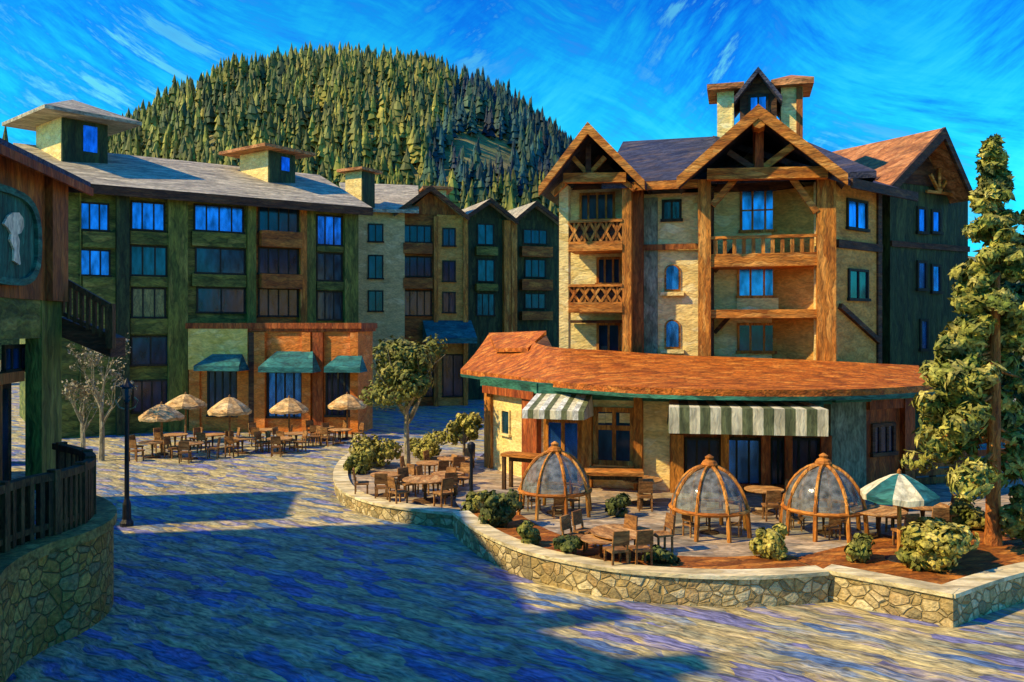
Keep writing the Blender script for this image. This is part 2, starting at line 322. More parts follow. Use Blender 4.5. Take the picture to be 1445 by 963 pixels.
# deep blue aloft, cyan lower down, broken into brushed streaks
lev = mop('ADD', mop('ADD', mop('MULTIPLY', mop('MAXIMUM', sep.outputs[2], 0.0), 1.3), mop('MULTIPLY', sep.outputs[0], .16)), mop('ADD', mop('MULTIPLY', mop('SUBTRACT', st, .5), 1.1), mop('MULTIPLY', mop('SUBTRACT', big2, .5), 1.3)))
tint = ramp(lev, [(0.0,(.15,1.75,1.7,1)),(.92,(.03,1.0,2.6,1)),(.24,(.05,1.35,1.8,1)),(.44,(.02,.74,1.75,1)),(.64,(.01,.24,1.45,1))])
m1 = N('ShaderNodeMix'); m1.data_type = 'RGBA'; m1.blend_type = 'MULTIPLY'; m1.inputs[0].default_value = 1; L(sky.outputs[0], m1.inputs[6]); L(tint, m1.inputs[7])
# pale dry brushed cloud streaks
cl = mop('MULTIPLY', ramp(st, [(.52,(0,0,0,1)),(.62,(1,1,1,1))]), ramp(big2, [(.42,(0,0,0,1)),(.56,(1,1,1,1))]))
m2 = N('ShaderNodeMix'); m2.data_type = 'RGBA'; L(mop('MULTIPLY', cl, .85), m2.inputs[0]); L(m1.outputs[2], m2.inputs[6]); m2.inputs[7].default_value = (1.2,6.4,7.5,1)
L(m2.outputs[2], bg.inputs[0])

sl = bpy.data.lights.new('sun', 'SUN'); sl.energy = 5.0; sl.angle = math.radians(1.0); sl.color = (1, .77, .38)
so = bpy.data.objects.new('sun', sl); COL.objects.link(so); so.rotation_euler = (-SUN).to_track_quat('-Z','Y').to_euler(); so.location = SUN*60

cam = bpy.data.cameras.new('camera'); co = bpy.data.objects.new('camera', cam); COL.objects.link(co)
co.location = (0,0,CAMZ); co.rotation_euler = (math.pi/2,0,0); cam.sensor_width = 36; cam.lens = 36*F_PX/1445
cam.shift_y = -(481.5-HY)/1445; cam.clip_end = 5000; cam.clip_start = .1; scene.camera = co
vs = scene.view_settings; vs.view_transform = 'Standard'; vs.look = 'None'; vs.exposure = 0.25; vs.gamma = 1.0; vs.use_curve_mapping = False
scene.render.engine = 'CYCLES'; scene.cycles.use_denoising = True; scene.cycles.max_bounces = 6; scene.cycles.transparent_max_bounces = 12
# ------------------------------------------------------------------ ground and hill
mb = MB(); n = 60
xs = [-2500,-900,-400] + [-150+6*i for i in range(51)] + [400,900,2500]; ys = [-2500,-600,-150] + [-40+6*i for i in range(40)] + [400,900,2500]
mb.add([(x,y,0) for y in ys for x in xs], [[j*len(xs)+i, j*len(xs)+i+1, (j+1)*len(xs)+i+1, (j+1)*len(xs)+i] for j in range(len(ys)-1) for i in range(len(xs)-1)])
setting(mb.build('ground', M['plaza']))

SIL = [(-900,300),(-100,300),(60,262),(110,226),(150,192),(200,156),(250,126),(330,92),(420,84),(500,77),(560,83),(620,97),(680,118),(740,152),(800,196),(850,232),(920,272),(1000,300),(1500,330),(2600,340)]
DC = 380.0
def sil(px):
    for (a, ya), (b, yb) in zip(SIL, SIL[1:]):
        if a <= px <= b: t = (px-a)/(b-a); return ya+(yb-ya)*t
    return SIL[0][1] if px < SIL[0][0] else SIL[-1][1]
def hill_z(x, y):
    px = CX + x/max(y,100.0)*F_PX if y < DC else CX + x/DC*F_PX
    top = CAMZ + (HY-sil(px))/F_PX*DC - 12.0
    if y < DC: t = max(0, min(1, (y-120)/(DC-120))); s = t*t*(3-2*t)
    else: t = max(0, min(1, (y-DC)/260)); s = 1-t*t*(3-2*t)
    return top*s - 1.5 + 2.5*mnoise.noise(Vector((x*.03,y*.03,0)))*s*2
mb = MB(); nx, ny = 110, 60
X = [-420+9*i for i in range(nx)]; Y = [105+10*i for i in range(ny)]
mb.add([(x,y,hill_z(x,y)) for y in Y for x in X], [[j*nx+i,j*nx+i+1,(j+1)*nx+i+1,(j+1)*nx+i] for j in range(ny-1) for i in range(nx-1)])
setting(mb.build('hill', M['hillside'], smooth=True))

def conifer_mesh(mb, at, h, r, seed):
    q = random.Random(seed); at = Vector(at); tiers = 5; n = 8
    mb.tube([at, at+Vector((0,0,h*.25))], [r*.12, r*.1], 5, 1)
    for k in range(tiers):
        z0 = h*(.10+.17*k); z1 = h*min(1.0, .10+.17*k+.34); rr = r*(1-k/(tiers+.6))
        ring = []
        for i in range(n):
            a = i*2*math.pi/n + k*.5 + q.uniform(-.2,.2); f = q.uniform(.6,1.15)
            ring.append(at+Vector((math.cos(a)*rr*f, math.sin(a)*rr*f, z0+q.uniform(-.05,.03)*h)))
        tip = at+Vector((q.uniform(-.03,.03)*h, q.uniform(-.03,.03)*h, z1)); low = at+Vector((0,0,z0+.06*h))
        mb.add(ring+[tip,low], [[i,(i+1)%n,n] for i in range(n)]+[[(i+1)%n,i,n+1] for i in range(n)])
spots = []
for i in range(15000):
    x = R.uniform(-300, 170); y = R.uniform(150, 400)
    if mnoise.noise(Vector((x*.035+5, y*.02, 3))) > .33: continue
    z = hill_z(x, y)-.3; h = R.triangular(8, 18, 12.5) * (.38+.62*y/380)
    px = CX+x/y*F_PX; py = HY-(z+h-CAMZ)/y*F_PX
    if any(abs(x-a[0])+abs(y-a[1]) < 3.9 for a in spots[-500:]): continue
    if px < -40 or px > 830 or z < 6 or py > 300: continue
    spots.append((x, y, z, h, px, py))
line = lambda px: 212+(px-150)*.125 if px < 600 else 290   # what the roofs in front hide
seen = sorted([s for s in spots if s[5] < line(s[4])-4], key=lambda s: -s[3]/s[1])
protos = []
for k in range(12):
    mb = MB(); conifer_mesh(mb, (0,0,0), 10, R.uniform(1.7,2.4), 100+k)
    protos.append((mb, None))
pobj = [None]*12
def shade_side(s): return s[4]+60*mnoise.noise(Vector((s[0]*.04,s[1]*.03,9))) > 640-.9*(s[5]-70)*.3 and s[5] < 235
front = seen[:290]; fs = set(id(s) for s in front)
for i, s in enumerate(front):
    k = i % 6 + (6 if shade_side(s) else 0)
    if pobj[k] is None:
        o = protos[k][0].build('conifer_tree', [M['conifer' if k < 6 else 'shadeconifer'], M['browntwig']], loc=(0,0,0)); pobj[k] = o
        tag(o, ('tall olive conifer among the forest covering the round hill behind the roofs' if k < 6 else 'blue green conifer on the round hill, flank shade painted into its colour'), 'tree', 'conifers on the round hill' if k < 6 else 'shade tinted conifers on the round hill')
    else:
        o = pobj[k].copy(); COL.objects.link(o)
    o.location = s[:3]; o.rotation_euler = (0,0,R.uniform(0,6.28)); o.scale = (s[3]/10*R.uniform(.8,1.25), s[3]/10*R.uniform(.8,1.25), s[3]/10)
mb = MB()
for i, s in enumerate(spots):
    if id(s) not in fs: m0 = len(mb.m); conifer_mesh(mb, s[:3], s[3], s[3]*R.uniform(.14,.21), i); mb.m[m0:] = [2 if (a == 0 and shade_side(s)) else a for a in mb.m[m0:]]
tag(mb.build('hill_forest', [M['conifer'], M['browntwig'], M['shadeconifer']]), 'dense conifer forest covering the round hill', 'forest', kind='stuff')
# the lone dark conifer top beside the turret
p = P(6, 196, 110); mb = MB(); conifer_mesh(mb, (p.x,p.y,0), p.z+2, 4.2, 777)
o = mb.build('conifer_tree', [M['darkbush'], M['browntwig']], loc=(p.x,p.y,0)); tag(o, 'dark conifer tip rising alone beyond the green building, beside its big roof turret', 'tree')

# ------------------------------------------------------------------ building pieces
def window(F, px, parent, d=0.0, nv=2, nh=0, glassm='glassdark', fm='frame', proud=.09, bw=.12, trans=0, label=None):
    u0,u1,z0,z1 = F.rect(*px, d=d)
    return window_uz(F, u0,u1,z0,z1, parent, d, nv, nh, glassm, fm, proud, bw, trans, label)
def window_uz(F, u0,u1,z0,z1, parent, d=0.0, nv=2, nh=0, glassm='glassdark', fm='frame', proud=.09, bw=.12, trans=0, label=None):
    f = MB()
    f.fbox(F,u0,u1,d,d+proud,z1-bw,z1); f.fbox(F,u0-.06,u1+.06,d,d+proud+.07,z0-.04,z0+bw*.8)
    f.fbox(F,u0,u0+bw,d,d+proud,z0+bw*.8,z1-bw); f.fbox(F,u1-bw,u1,d,d+proud,z0+bw*.8,z1-bw)
    for k in range(1, nv+1):
        m = u0+(u1-u0)*k/(nv+1); f.fbox(F,m-bw*.4,m+bw*.4,d,d+proud*.8,z0+bw*.8,z1-bw)
    for k in range(1, nh+1):
        m = z0+(z1-z0)*k/(nh+1); f.fbox(F,u0+bw,u1-bw,d,d+proud*.65,m-bw*.3,m+bw*.3)
    if trans: m = z1-(z1-z0)*trans; f.fbox(F,u0+bw,u1-bw,d,d+proud*.7,m-bw*.5,m+bw*.5)
    w = f.build('window', M[fm], parent)
    g = MB(); g.fbox(F,u0+bw*.8,u1-bw*.8,d,d+.025,z0+bw*.6,z1-bw*.8); g.build('pane', M[glassm], w)
    if label: w['label'] = label
    return w
def part(name, mat, parent, fn, **k):
    mb = MB(); fn(mb); return mb.build(name, M[mat] if isinstance(mat, str) else [M[x] for x in mat], parent, **k)
def hip(mb, F, u0,u1,d0,d1,z0,z1, over=.4, flat=.25, t=.22):
    a = [F.pt(u0-over,d1+over,z0),F.pt(u1+over,d1+over,z0),F.pt(u1+over,d0-over,z0),F.pt(u0-over,d0-over,z0)]
    b = [p+Vector((0,0,t)) for p in a]; w = (d1-d0)*.5; m = (u1-u0)
    if m >= (d1-d0): r = [F.pt(u0+m*flat,(d0+d1)/2,z1), F.pt(u1-m*flat,(d0+d1)/2,z1)]; top = [[4,5,9,8],[5,6,9],[6,7,8,9],[7,4,8]]
    else:
        e = (d1-d0)*flat; r = [F.pt((u0+u1)/2,d1-e,z1), F.pt((u0+u1)/2,d0+e,z1)]; top = [[4,5,8],[5,6,9,8],[6,7,9],[7,4,8,9]]
    mb.add(a+b+r, [[3,2,1,0],[0,1,5,4],[1,2,6,5],[2,3,7,6],[3,0,4,7]]+top)
def gable(mb, F, uL, uA, uR, zL, zA, zR, d0, d1, t=.28):
    """two roof slabs, ridge running from d1 (front) back to d0"""
    mb.slab([F.pt(uL,d1,zL),F.pt(uA,d1,zA),F.pt(uA,d0,zA),F.pt(uL,d0,zL)], t)
    mb.slab([F.pt(uA,d1,zA-.004),F.pt(uR,d1,zR),F.pt(uR,d0,zR),F.pt(uA,d0,zA-.004)], t)
def barge(mb, F, uL,uA,uR,zL,zA,zR,d, w=.45, th=.16):
    for (a,za,s) in ((uL,zL,1),(uR,zR,-1)):
        mb.prism([F.pt(a,d,za+.03),F.pt(uA,d,zA+.03),F.pt(uA,d,zA-w*1.25),F.pt(a,d,za-w)], F.pt(0,th,0)-F.pt(0,0,0))
# ------------------------------------------------------------------ long green apartment building
FL = Frame((170,58.6),(490,68.0))
B = thing('apartment_building', 'long olive green apartment block with a grey slate roof, blue windows and roof turrets', 'building', FL.base(300))
ua, ub = FL.u(60), FL.u(503); ze = FL.z(170,265)
part('wall','green',B, lambda m: m.fbox(FL,ua,ub,-18,0,0,ze-.15))
# upright boards, pilasters and the recessed brown bay
def pil(px0,px1,mat,d1,z0=0,name='pilaster',top=ze-.2): return part(name,mat,B, lambda m: m.fbox(FL,FL.u(px0),FL.u(px1),.0,d1,z0,top))
pil(112,114,'greenv',.2); pil(163,181,'greend',.5,name='downpipe_pier'); pil(236,263,'greenv',.45); pil(347,359,'greenv',.45); pil(431,444,'greenv',.3); pil(484,503,'greenv',.4)
pil(359,423,'brownh',.06,name='bay_wall'); pil(421,430,'timberv',.5,z0=7,name='corner_post')
def sp(px0,px1,py0,py1,mat='green',d=.28,name='spandrel'):
    u0,u1,z0,z1 = FL.rect(px0,py0,px1,py1); part(name,mat,B, lambda m: m.fbox(FL,u0,u1,.0,d,z0,z1))
for a,b in ((330,348),(390,406)):
    sp(364,421,a-2,b+2,'brownh',.9,'balcony_front')
for px0,px1,rows in ((116,162,((328,350),(391,470))),(183,236,((328,346),(391,405),(450,472))),(270,346,((329,349),(388,405))),(446,483,((348,356),(398,410)))):
    for r0,r1 in rows: sp(px0,px1,r0,r1)
def W(*px, g='glassblue', nv=2, d=0.0, **k): return window(FL, px, B, d=d, nv=nv, glassm=g, **k)
W(112,286,154,326); W(112,352,156,390)
W(184,285,233,326,nv=2); W(183,347,236,390,nv=2,g='glassteal'); W(185,406,234,449,g='creamcurtain'); W(184,474,240,516,g='glassdark',nv=1); W(186,536,242,582,g='glassdark',nv=3)
W(273,290,344,328,nv=3); W(275,350,346,387,nv=1,g='glassteal'); W(277,406,346,442,nv=1,g='glassdark')
for a,b in ((292,330),(350,388),(407,447)): W(364,a,421,b,g='glassdark',nv=3,d=.06)
W(446,304,483,347,g='glassblue',nv=2); W(446,357,483,397,g='glassteal',nv=2); W(446,411,483,452,g='glassteal',nv=2)
# roof with its slope towards the plaza
zr = 21.2; ov = 1.3; dm = -10
def roof(m):
    m.slab([FL.pt(ua-1,ov,ze-.1),FL.pt(ub+.8,ov,ze-.1),FL.pt(ub+.8,dm,zr),FL.pt(ua-1,dm,zr)], .35)
    m.slab([FL.pt(ua-1,dm,zr-.01),FL.pt(ub+.8,dm,zr-.01),FL.pt(ub+.8,-20,ze),FL.pt(ua-1,-20,ze)], .35)
rf = part('roof','slate',B,roof)
part('fascia','darktimber',B, lambda m: m.fbox(FL,ua-1,ub+.8,ov+.003,ov+.12,ze-.75,ze-.12))
def turret(F, parent, pc, d0, d1, pr, pyb, pyt, ptop, cap=.9, mat='cream', capm='rusttop', over=.7, side='greend', win=True):
    u0 = F.u(pc, d1); u1 = F.u(pr, d1); z0 = F.z(pc, pyb, d1)-1.5; z1 = F.z(pc, pyt, d1); z2 = F.z(pc, ptop, d1)
    t = part('roof_turret', mat, parent, lambda m: m.fbox(F,u0,u1,d0,d1,z0,z1))
    part('cap', capm, t, lambda m: hip(m,F,u0,u1,d0,d1,z1+.005,z2,over,.46,.25))
    part('shade_front', side, t, lambda m: m.fbox(F,u0+.05,u1-.05,d1+.003,d1+.12,z0,z1-.05))  # dark front paints the turret's shaded face over the cream body
    if win:
        g = part('pane','glassblue',t, lambda m: m.fbox(F,u0+(u1-u0)*.45,u0+(u1-u0)*.75,d1+.12,d1+.16,z1-(z1-z0-1.5)*.75,z1-.35))
    return t
turret(Frame((86,61),(152,63.5)),B,86,-4.6,0,152,224,165,127,over=1.75,capm='slate')
turret(Frame((378,69),(416,71.2)),B,378,-3.7,0,416,246,212,196,over=1.2)
turret(Frame((510,76),(528,77.5)),B,510,-1.9,0,528,268,241,232,over=.55,win=False)

# ------------------------------------------------------------------ row of gabled buildings beyond
FS = Frame((500,78.0),(659,80.5))
S = thing('gabled_building', 'beige and brown gabled building between the long green block and the smaller green gable', 'building', FS.base(580))
us, um, ue = FS.u(500), FS.u(570), FS.u(659); zs = FS.z(500,297)
part('wall','beige',S, lambda m: m.fbox(FS,us,um,-14,.6,0,zs))
part('wall','brownh',S, lambda m: m.fbox(FS,um+.003,FS.u(616),-14,0,0,zs-.2))
part('wall','ochre',S, lambda m: m.fbox(FS,FS.u(616)+.003,ue,-14,.25,0,zs-.2))
part('corner_post','timberv',S, lambda m: (m.fbox(FS,FS.u(611),FS.u(617),.26,.6,0,zs-.4), m.fbox(FS,ue-.45,ue,.26,.6,0,zs-.4)))
za = FS.z(608,262,1.2); uL,uA,uR = FS.u(556,1.2),FS.u(608,1.2),FS.u(662,1.2); zL,zR = FS.z(556,300,1.2),FS.z(662,306,1.2)
part('gable_wall','brown',S, lambda m: m.prism([FS.pt(um,.1,zs-.2),FS.pt(ue,.1,zs-.2),FS.pt(uA,.1,za-.5)], FS.pt(0,-13,0)-FS.pt(0,0,0)))
part('roof','slate',S, lambda m: (gable(m,FS,uL,uA,uR,zL,za,zR,-14,1.2), m.slab([FS.pt(us-.5,1.5,zs),FS.pt(um+1.2,1.5,zs),FS.pt(um+2.5,-9,zs+4.0),FS.pt(us-1,-9,zs+4.0)],.3)))
part('bargeboard','darktimber',S, lambda m: barge(m,FS,uL,uA,uR,zL,za,zR,1.21,.4))
def WS(*px, g='glassdark', nv=1, d=0.0): return window(FS, px, S, d=d, nv=nv, glassm=g)
for r in ((316,342),(360,394),(410,440)): WS(519,r[0],541,r[1],d=.6)
for r in ((318,343),(362,391),(410,446)): WS(568,r[0],609,r[1],nv=3,d=0)
for r in ((322,348),(368,398),(412,442)): WS(624,r[0],643,r[1],d=.25)
for r in ((344,359),(393,408)):
    u0,u1,z0,z1 = FS.rect(568,r[0],609,r[1]); part('balcony_front','brownh',S, lambda m: m.fbox(FS,u0,u1,.0,.7,z0,z1))
t = part('chimney','beige',S, lambda m: m.fbox(FS,FS.u(604,-5),FS.u(630,-5),-7.5,-5,zs,FS.z(612,268,-5)))
part('cap','rusttop',t, lambda m: hip(m,FS,FS.u(604,-5),FS.u(630,-5),-7.5,-5,FS.z(612,268,-5)+.005,FS.z(612,261,-5),.6,.3,.25))
u0,u1 = FS.u(596),FS.u(664); part('awning','tealcloth',S, lambda m: m.prism([FS.pt(u0,.3,8.0),FS.pt(u0,3.2,6.4),FS.pt(u0,3.2,5.9),FS.pt(u0,.3,5.9)], FS.ux.to_3d()*(u1-u0)))
window(FS,(572,495,612,560),S,nv=2,glassm='glassdark'); window(FS,(624,500,655,560),S,nv=1,glassm='glassdark',d=.25)

def gabled(name,label,F,pxl,pxr,apex,el,er,mat,wins,bal,post=None,gm='glassteal'):
    T = thing(name,label,'building',F.base((pxl+pxr)/2)); u0,u1 = F.u(pxl),F.u(pxr)
    uA,uL,uR = F.u(apex[0],1.1),F.u(el[0],1.1),F.u(er[0],1.1); zA,zL,zR = F.z(apex[0],apex[1],1.1),F.z(el[0],el[1],1.1),F.z(er[0],er[1],1.1)
    top = min(zL,zR)+.3
    part('wall',mat,T,lambda m: m.fbox(F,u0,u1,-16,0,0,top))
    part('gable_wall',mat,T,lambda m: m.prism([F.pt(u0,.05,top),F.pt(u1,.05,top),F.pt(uA,.05,zA-.5)],F.pt(0,-15,0)-F.pt(0,0,0)))
    part('roof','slate',T,lambda m: gable(m,F,uL,uA,uR,zL,zA,zR,-17,1.1))
    part('bargeboard','darktimber',T,lambda m: barge(m,F,uL,uA,uR,zL,zA,zR,1.11,.4))
    for x in wins: window(F,x[:4],T,nv=x[4],glassm=gm)
    for a in bal:
        q=F.rect(*a); part('balcony_front','brownh' if mat!='greend' else 'green',T,lambda m: m.fbox(F,q[0],q[1],.0,.6,q[2],q[3]))
    if post:
        for a,b in post: part('corner_post','timberv',T,lambda m: m.fbox(F,F.u(a),F.u(b),.0,.55,0,top-.2))
    return T
F3 = Frame((659,86.0),(727,88.0))
gabled('gabled_building','small green gabled building with orange corner posts, between two brown balconied gables',F3,659,727,(693,280),(656,306),(731,312),'greend',
       [(673,316,697,346,1),(673,366,698,398,1),(672,414,698,446,2)],[(670,349,700,361),(670,401,700,411)],[(709,718),(719,727)])
F4 = Frame((727,92.0),(790,94.0))
gabled('gabled_building','last gabled building with brown balcony fronts, half hidden by the chalet lodge',F4,727,790,(757,284),(724,312),(795,314),'greend',
       [(738,324,772,345,2),(740,366,770,392,2),(740,414,770,436,2)],[],None,'glassdark')
last = bpy.data.objects['gabled_building.002']
for r in ((349,363),(395,410),(440,452)):
    q=F4.rect(733,r[0],776,r[1]); part('balcony_front','brownh',last,lambda m: m.fbox(F4,q[0],q[1],.0,.8,q[2],q[3]))

# ------------------------------------------------------------------ low shop front before the green block
FP = Frame((268,60.8),(506,59.0))
K = thing('shop_front', 'cream and orange shop front with three teal awnings before the long green block', 'shop', FP.base(390))
k0,k1 = FP.u(268),FP.u(506); zk = FP.z(300,464)
part('wall','orange',K,lambda m: m.fbox(FP,k0,k1,-3.2,0,0,zk))
part('wall','shopcream',K,lambda m: m.fbox(FP,k0-.02,FP.u(351),-.3,.22,FP.z(310,522),zk-.01))
part('cornice','redwood',K,lambda m: (m.fbox(FP,k0-.3,k1+.3,-3.4,.25,zk+.003,zk+.4), m.fbox(FP,k0-.2,k1+.2,-3.3,.15,zk-.2,zk)))
for a,b,mt,d in ((268,283,'orange',.15),(336,352,'orange',.15),(353,361,'darktimber',.25),(361,376,'orange',.3),(428,440,'orange',.3),(443,457,'redwood',.25),(496,507,'orange',.3)):
    part('pillar',mt,K,lambda m: m.fbox(FP,FP.u(a),FP.u(b),.0,d,0,FP.z(310,522)-.01 if mt=='orange' and b<=352 else zk-.26))
for px in ((293,522,336,588),(377,524,428,590),(460,522,495,588)):
    window(FP,px,K,nv=3,glassm='glassblue' if px[0]==377 else 'glassdark',bw=.14)
def awning(F,parent,p0,p1,top,bot,out,mats=('tealcloth',),n=1,name='awning',vd=.35,d0=.25,ends=.12):
    u0,u1 = F.u(p0,out),F.u(p1,out); m_=(p0+p1)/2; zt,zb = F.z(m_,top,d0),F.z(m_,bot,out)+vd
    mb = MB(); e=(u1-u0)*ends
    for k in range(n):
        a0=u0+e+(u1-u0-2*e)*k/n; a1=u0+e+(u1-u0-2*e)*(k+1)/n; b0=u0+(u1-u0)*k/n; b1=u0+(u1-u0)*(k+1)/n
        mb.add([F.pt(a0,d0,zt),F.pt(a1,d0,zt),F.pt(b1,out,zb),F.pt(b0,out,zb),F.pt(b0,out,zb-vd),F.pt(b1,out,zb-vd),
                F.pt(a0,d0,zt-.06),F.pt(a1,d0,zt-.06),F.pt(b1,out-.06,zb-.06),F.pt(b0,out-.06,zb-.06),F.pt(b0,out-.06,zb-vd),F.pt(b1,out-.06,zb-vd)],
               [[0,1,2,3],[3,2,5,4],[7,6,9,8],[8,9,10,11],[4,5,11,10]]+([[0,3,9,6],[3,4,10,9]] if k==0 else [])+([[2,1,7,8],[5,2,8,11]] if k==n-1 else []), k%len(mats))
    # end cheeks down to the wall
    for u_a,u_b in ((u0+e,u0),(u1-e,u1)):
        mb.add([F.pt(u_a,d0,zt-.02),F.pt(u_b,out-.02,zb),F.pt(u_b,out-.02,zb-vd),F.pt(u_b,d0,zb-vd)],[[0,1,2,3]],len(mats)-1)
    return mb.build(name,[M[x] for x in mats],parent)
awning(FP,K,273,337,500,524,1.9,ends=.16); awning(FP,K,364,441,496,526,1.9,ends=.16); awning(FP,K,457,508,502,526,1.9,ends=.16)

# ------------------------------------------------------------------ near corner building with the oval board
FN = Frame((0,23.5),(86,28.0))
C = thing('corner_building', 'brown and green timber building with an oval sign board and outside stair', 'building', FN.base(60))
n0,n1 = FN.u(0)-34, FN.u(86); zt=FN.z(86,248); zm=FN.z(60,424)
part('upper_wall','brown',C,lambda m: m.fbox(FN,n0,n1,-14,0,zm,zt))
part('corner_post','brown',C,lambda m: m.fbox(FN,FN.u(64),n1+.02,.003,.22,zm,zt-.1))
part('lower_wall','greend',C,lambda m: m.fbox(FN,n0,FN.u(70)-.8,-13.5,-1.6,0,zm-.003))
part('beam','green',C,lambda m: m.fbox(FN,n0,FN.u(77),-1.2,-.05,FN.z(40,478),zm-.003))
part('column','greenv',C,lambda m: m.fbox(FN,FN.u(60),FN.u(88),-.5,-.02,2.3,zm-.004))
part('crossbeam','brown',C,lambda m: m.fbox(FN,n0,FN.u(50),-.9,-.3,FN.z(30,541),FN.z(30,526)))
for a,b in ((12,22),): part('post','brown',C,lambda m: m.fbox(FN,FN.u(a),FN.u(b),-.8,-.35,2.3,FN.z(30,541)-.003))
window(FN,(2,486,48,524),C,d=-.75,nv=3,glassm='glassblue',bw=.12)
g=part('pane','glassdark',C,lambda m: m.fbox(FN,n0+20,FN.u(48),-1.59,-1.5,2.4,FN.z(30,545)))
part('roof','darkroof',C,lambda m: (m.slab([FN.pt(n0,.7,zt-.1),FN.pt(n1+.7,.7,zt-.1),FN.pt(n1+.2,-7,zt+3.4),FN.pt(n0,-7,zt+3.4)],.35),
     m.slab([FN.pt(n1+.7,.7,zt-.102),FN.pt(n1+.7,-15,zt-.102),FN.pt(n1+.2,-7,zt+3.39)],.35), m.slab([FN.pt(n0,-7,zt+3.39),FN.pt(n1+.2,-7,zt+3.39),FN.pt(n1+.7,-15,zt-.1),FN.pt(n0,-15,zt-.1)],.35)))
part('fascia','redwood',C,lambda m: m.fbox(FN,n0,n1+.65,.71,.8,zt-.55,zt-.3))
# oval board with its pale figure
oc = FN.rect(-52,262,48,402); cu,cz=(oc[0]+oc[1])/2,(oc[2]+oc[3])/2; ru,rz=(oc[1]-oc[0])/2,(oc[3]-oc[2])/2
def oval(k,n=28): return [(cu+math.copysign(abs(math.cos(t))**.62,math.cos(t))*ru*k, cz+math.copysign(abs(math.sin(t))**.75,math.sin(t))*rz*k) for t in [i*2*math.pi/n for i in range(n)]]
nv = FN.pt(0,1,0)-FN.pt(0,0,0)
sg = part('oval_sign','signgreen',C,lambda m: m.prism([FN.pt(u,.003,z) for u,z in oval(1)],nv*.14))
def ringm(m):
    a,b=oval(1.0),oval(.86); k=len(a)
    vs=[FN.pt(u,.146,z) for u,z in a]+[FN.pt(u,.146,z) for u,z in b]+[FN.pt(u,.24,z) for u,z in a]+[FN.pt(u,.24,z) for u,z in b]
    m.add(vs,[[2*k+i,2*k+(i+1)%k,3*k+(i+1)%k,3*k+i] for i in range(k)]+[[i,(i+1)%k,2*k+(i+1)%k,2*k+i] for i in range(k)]+[[k+(i+1)%k,k+i,3*k+i,3*k+(i+1)%k] for i in range(k)])
part('rim','teal',sg,ringm)
def fig(px,py): return FN.pt(FN.u(px),.15,FN.z(px,py))
def figure(m):
    m.prism([fig(x,y) for x,y in ((0,305),(6,300),(16,300),(22,308),(23,320),(19,329),(14,331),(17,340),(16,356),(18,372),(17,374),(8,368),(9,352),(3,338),(5,330),(0,322),(-6,316))],nv*.06)
part('emblem','pale',sg,figure)
# outside stair running down beyond the corner
S0,S1 = P(84,392,28.4),P(156,433,28.4); Z0,Z1 = P(84,462,28.4),P(156,492,28.4)
st = part('stair','darktimber',C,lambda m: (m.prism([Z0+Vector((0,0,.35)),Z1+Vector((0,0,.35)),Z1-Vector((0,0,.3)),Z0-Vector((0,0,.3))],(0,1.1,0))))
part('handrail','rail',st,lambda m: (m.bar(S0,S1,.16,.18), m.bar(S0-Vector((0,0,1.15)),S1-Vector((0,0,1.0)),.1,.12)))
for k in range(8):
    t=(k+.5)/8; a=S0.lerp(S1,t); part('baluster','rail',st,lambda m: m.bar(a-Vector((0,0,1.2)),a,.13,.1))
part('newel_post','rail',st,lambda m: m.bar(S1+Vector((0,0,.1)),Z1,.24,.24))
part('shadow_blocker','brown',C,lambda m: m.prism([FN.pt(n0,-14.2,zt-1),FN.pt(n1-7,-14.2,zt-1),FN.pt(n1-9,-14.2,zt+.3),FN.pt(n1-24,-14.2,zt+9.5),FN.pt(n0,-14.2,zt+10.5)],(FN.pt(0,12.8,0)-FN.pt(0,0,0))))  # added out of view to cast the sloping shadow edge on the plaza
for a_,h_ in ((11,2.6),(14.5,3.4),(18,5.0),(21,6.2)):
    part('chimney','brown',C,lambda m: m.fbox(FN,n1-a_-.55,n1-a_+.55,-3.2,-1.45,zt,zt+h_+1.6))  # unseen blocks added to break up the plaza shadow's edge
g_=part('window_wall','darktimber',C,lambda m: m.fbox(FN,n0+20,FN.u(58),-.95,-.85,2.42,FN.z(30,543)))
for k in range(9):
    u_=FN.u(58)-.35-k*1.15; part('pane','glassblue' if k in (1,2,4) else 'glassdark',g_,lambda m: m.fbox(FN,u_-.95,u_,-.849,-.80,2.75,FN.z(30,552)))
part('shadow_wing','brown',C,lambda m: m.fbox(FN,n1+3.0,n1+7.6,-14,-5.2,0,10.2))  # added behind the corner building to cast a shadow band on the plaza
part('shadow_wing_roof','darkroof',C,lambda m: hip(m,FN,n1+3.0,n1+7.6,-14,-5.2,10.205,11.4,.5,.3,.25))
# ------------------------------------------------------------------ the chalet lodge
FM = Frame((800,41.5),(1180,38.3))
Lg = thing('chalet_lodge', 'tall cream chalet lodge with two orange timber gables, balconies and a turret between two chimneys', 'building', FM.base(1000))
def lp(name,mat,fn,parent=None,**k): return part(name,mat,parent or Lg,fn,**k)
def fb(px0,py0,px1,py1,d0,d1,name,mat,parent=None,dp=None):
    q = FM.rect(px0,py0,px1,py1,d1 if dp is None else dp); return lp(name,mat,lambda m: m.fbox(FM,q[0],q[1],d0,d1,q[2],q[3]),parent)
uu = FM.u
zE = FM.z(1070,250); dB=-12
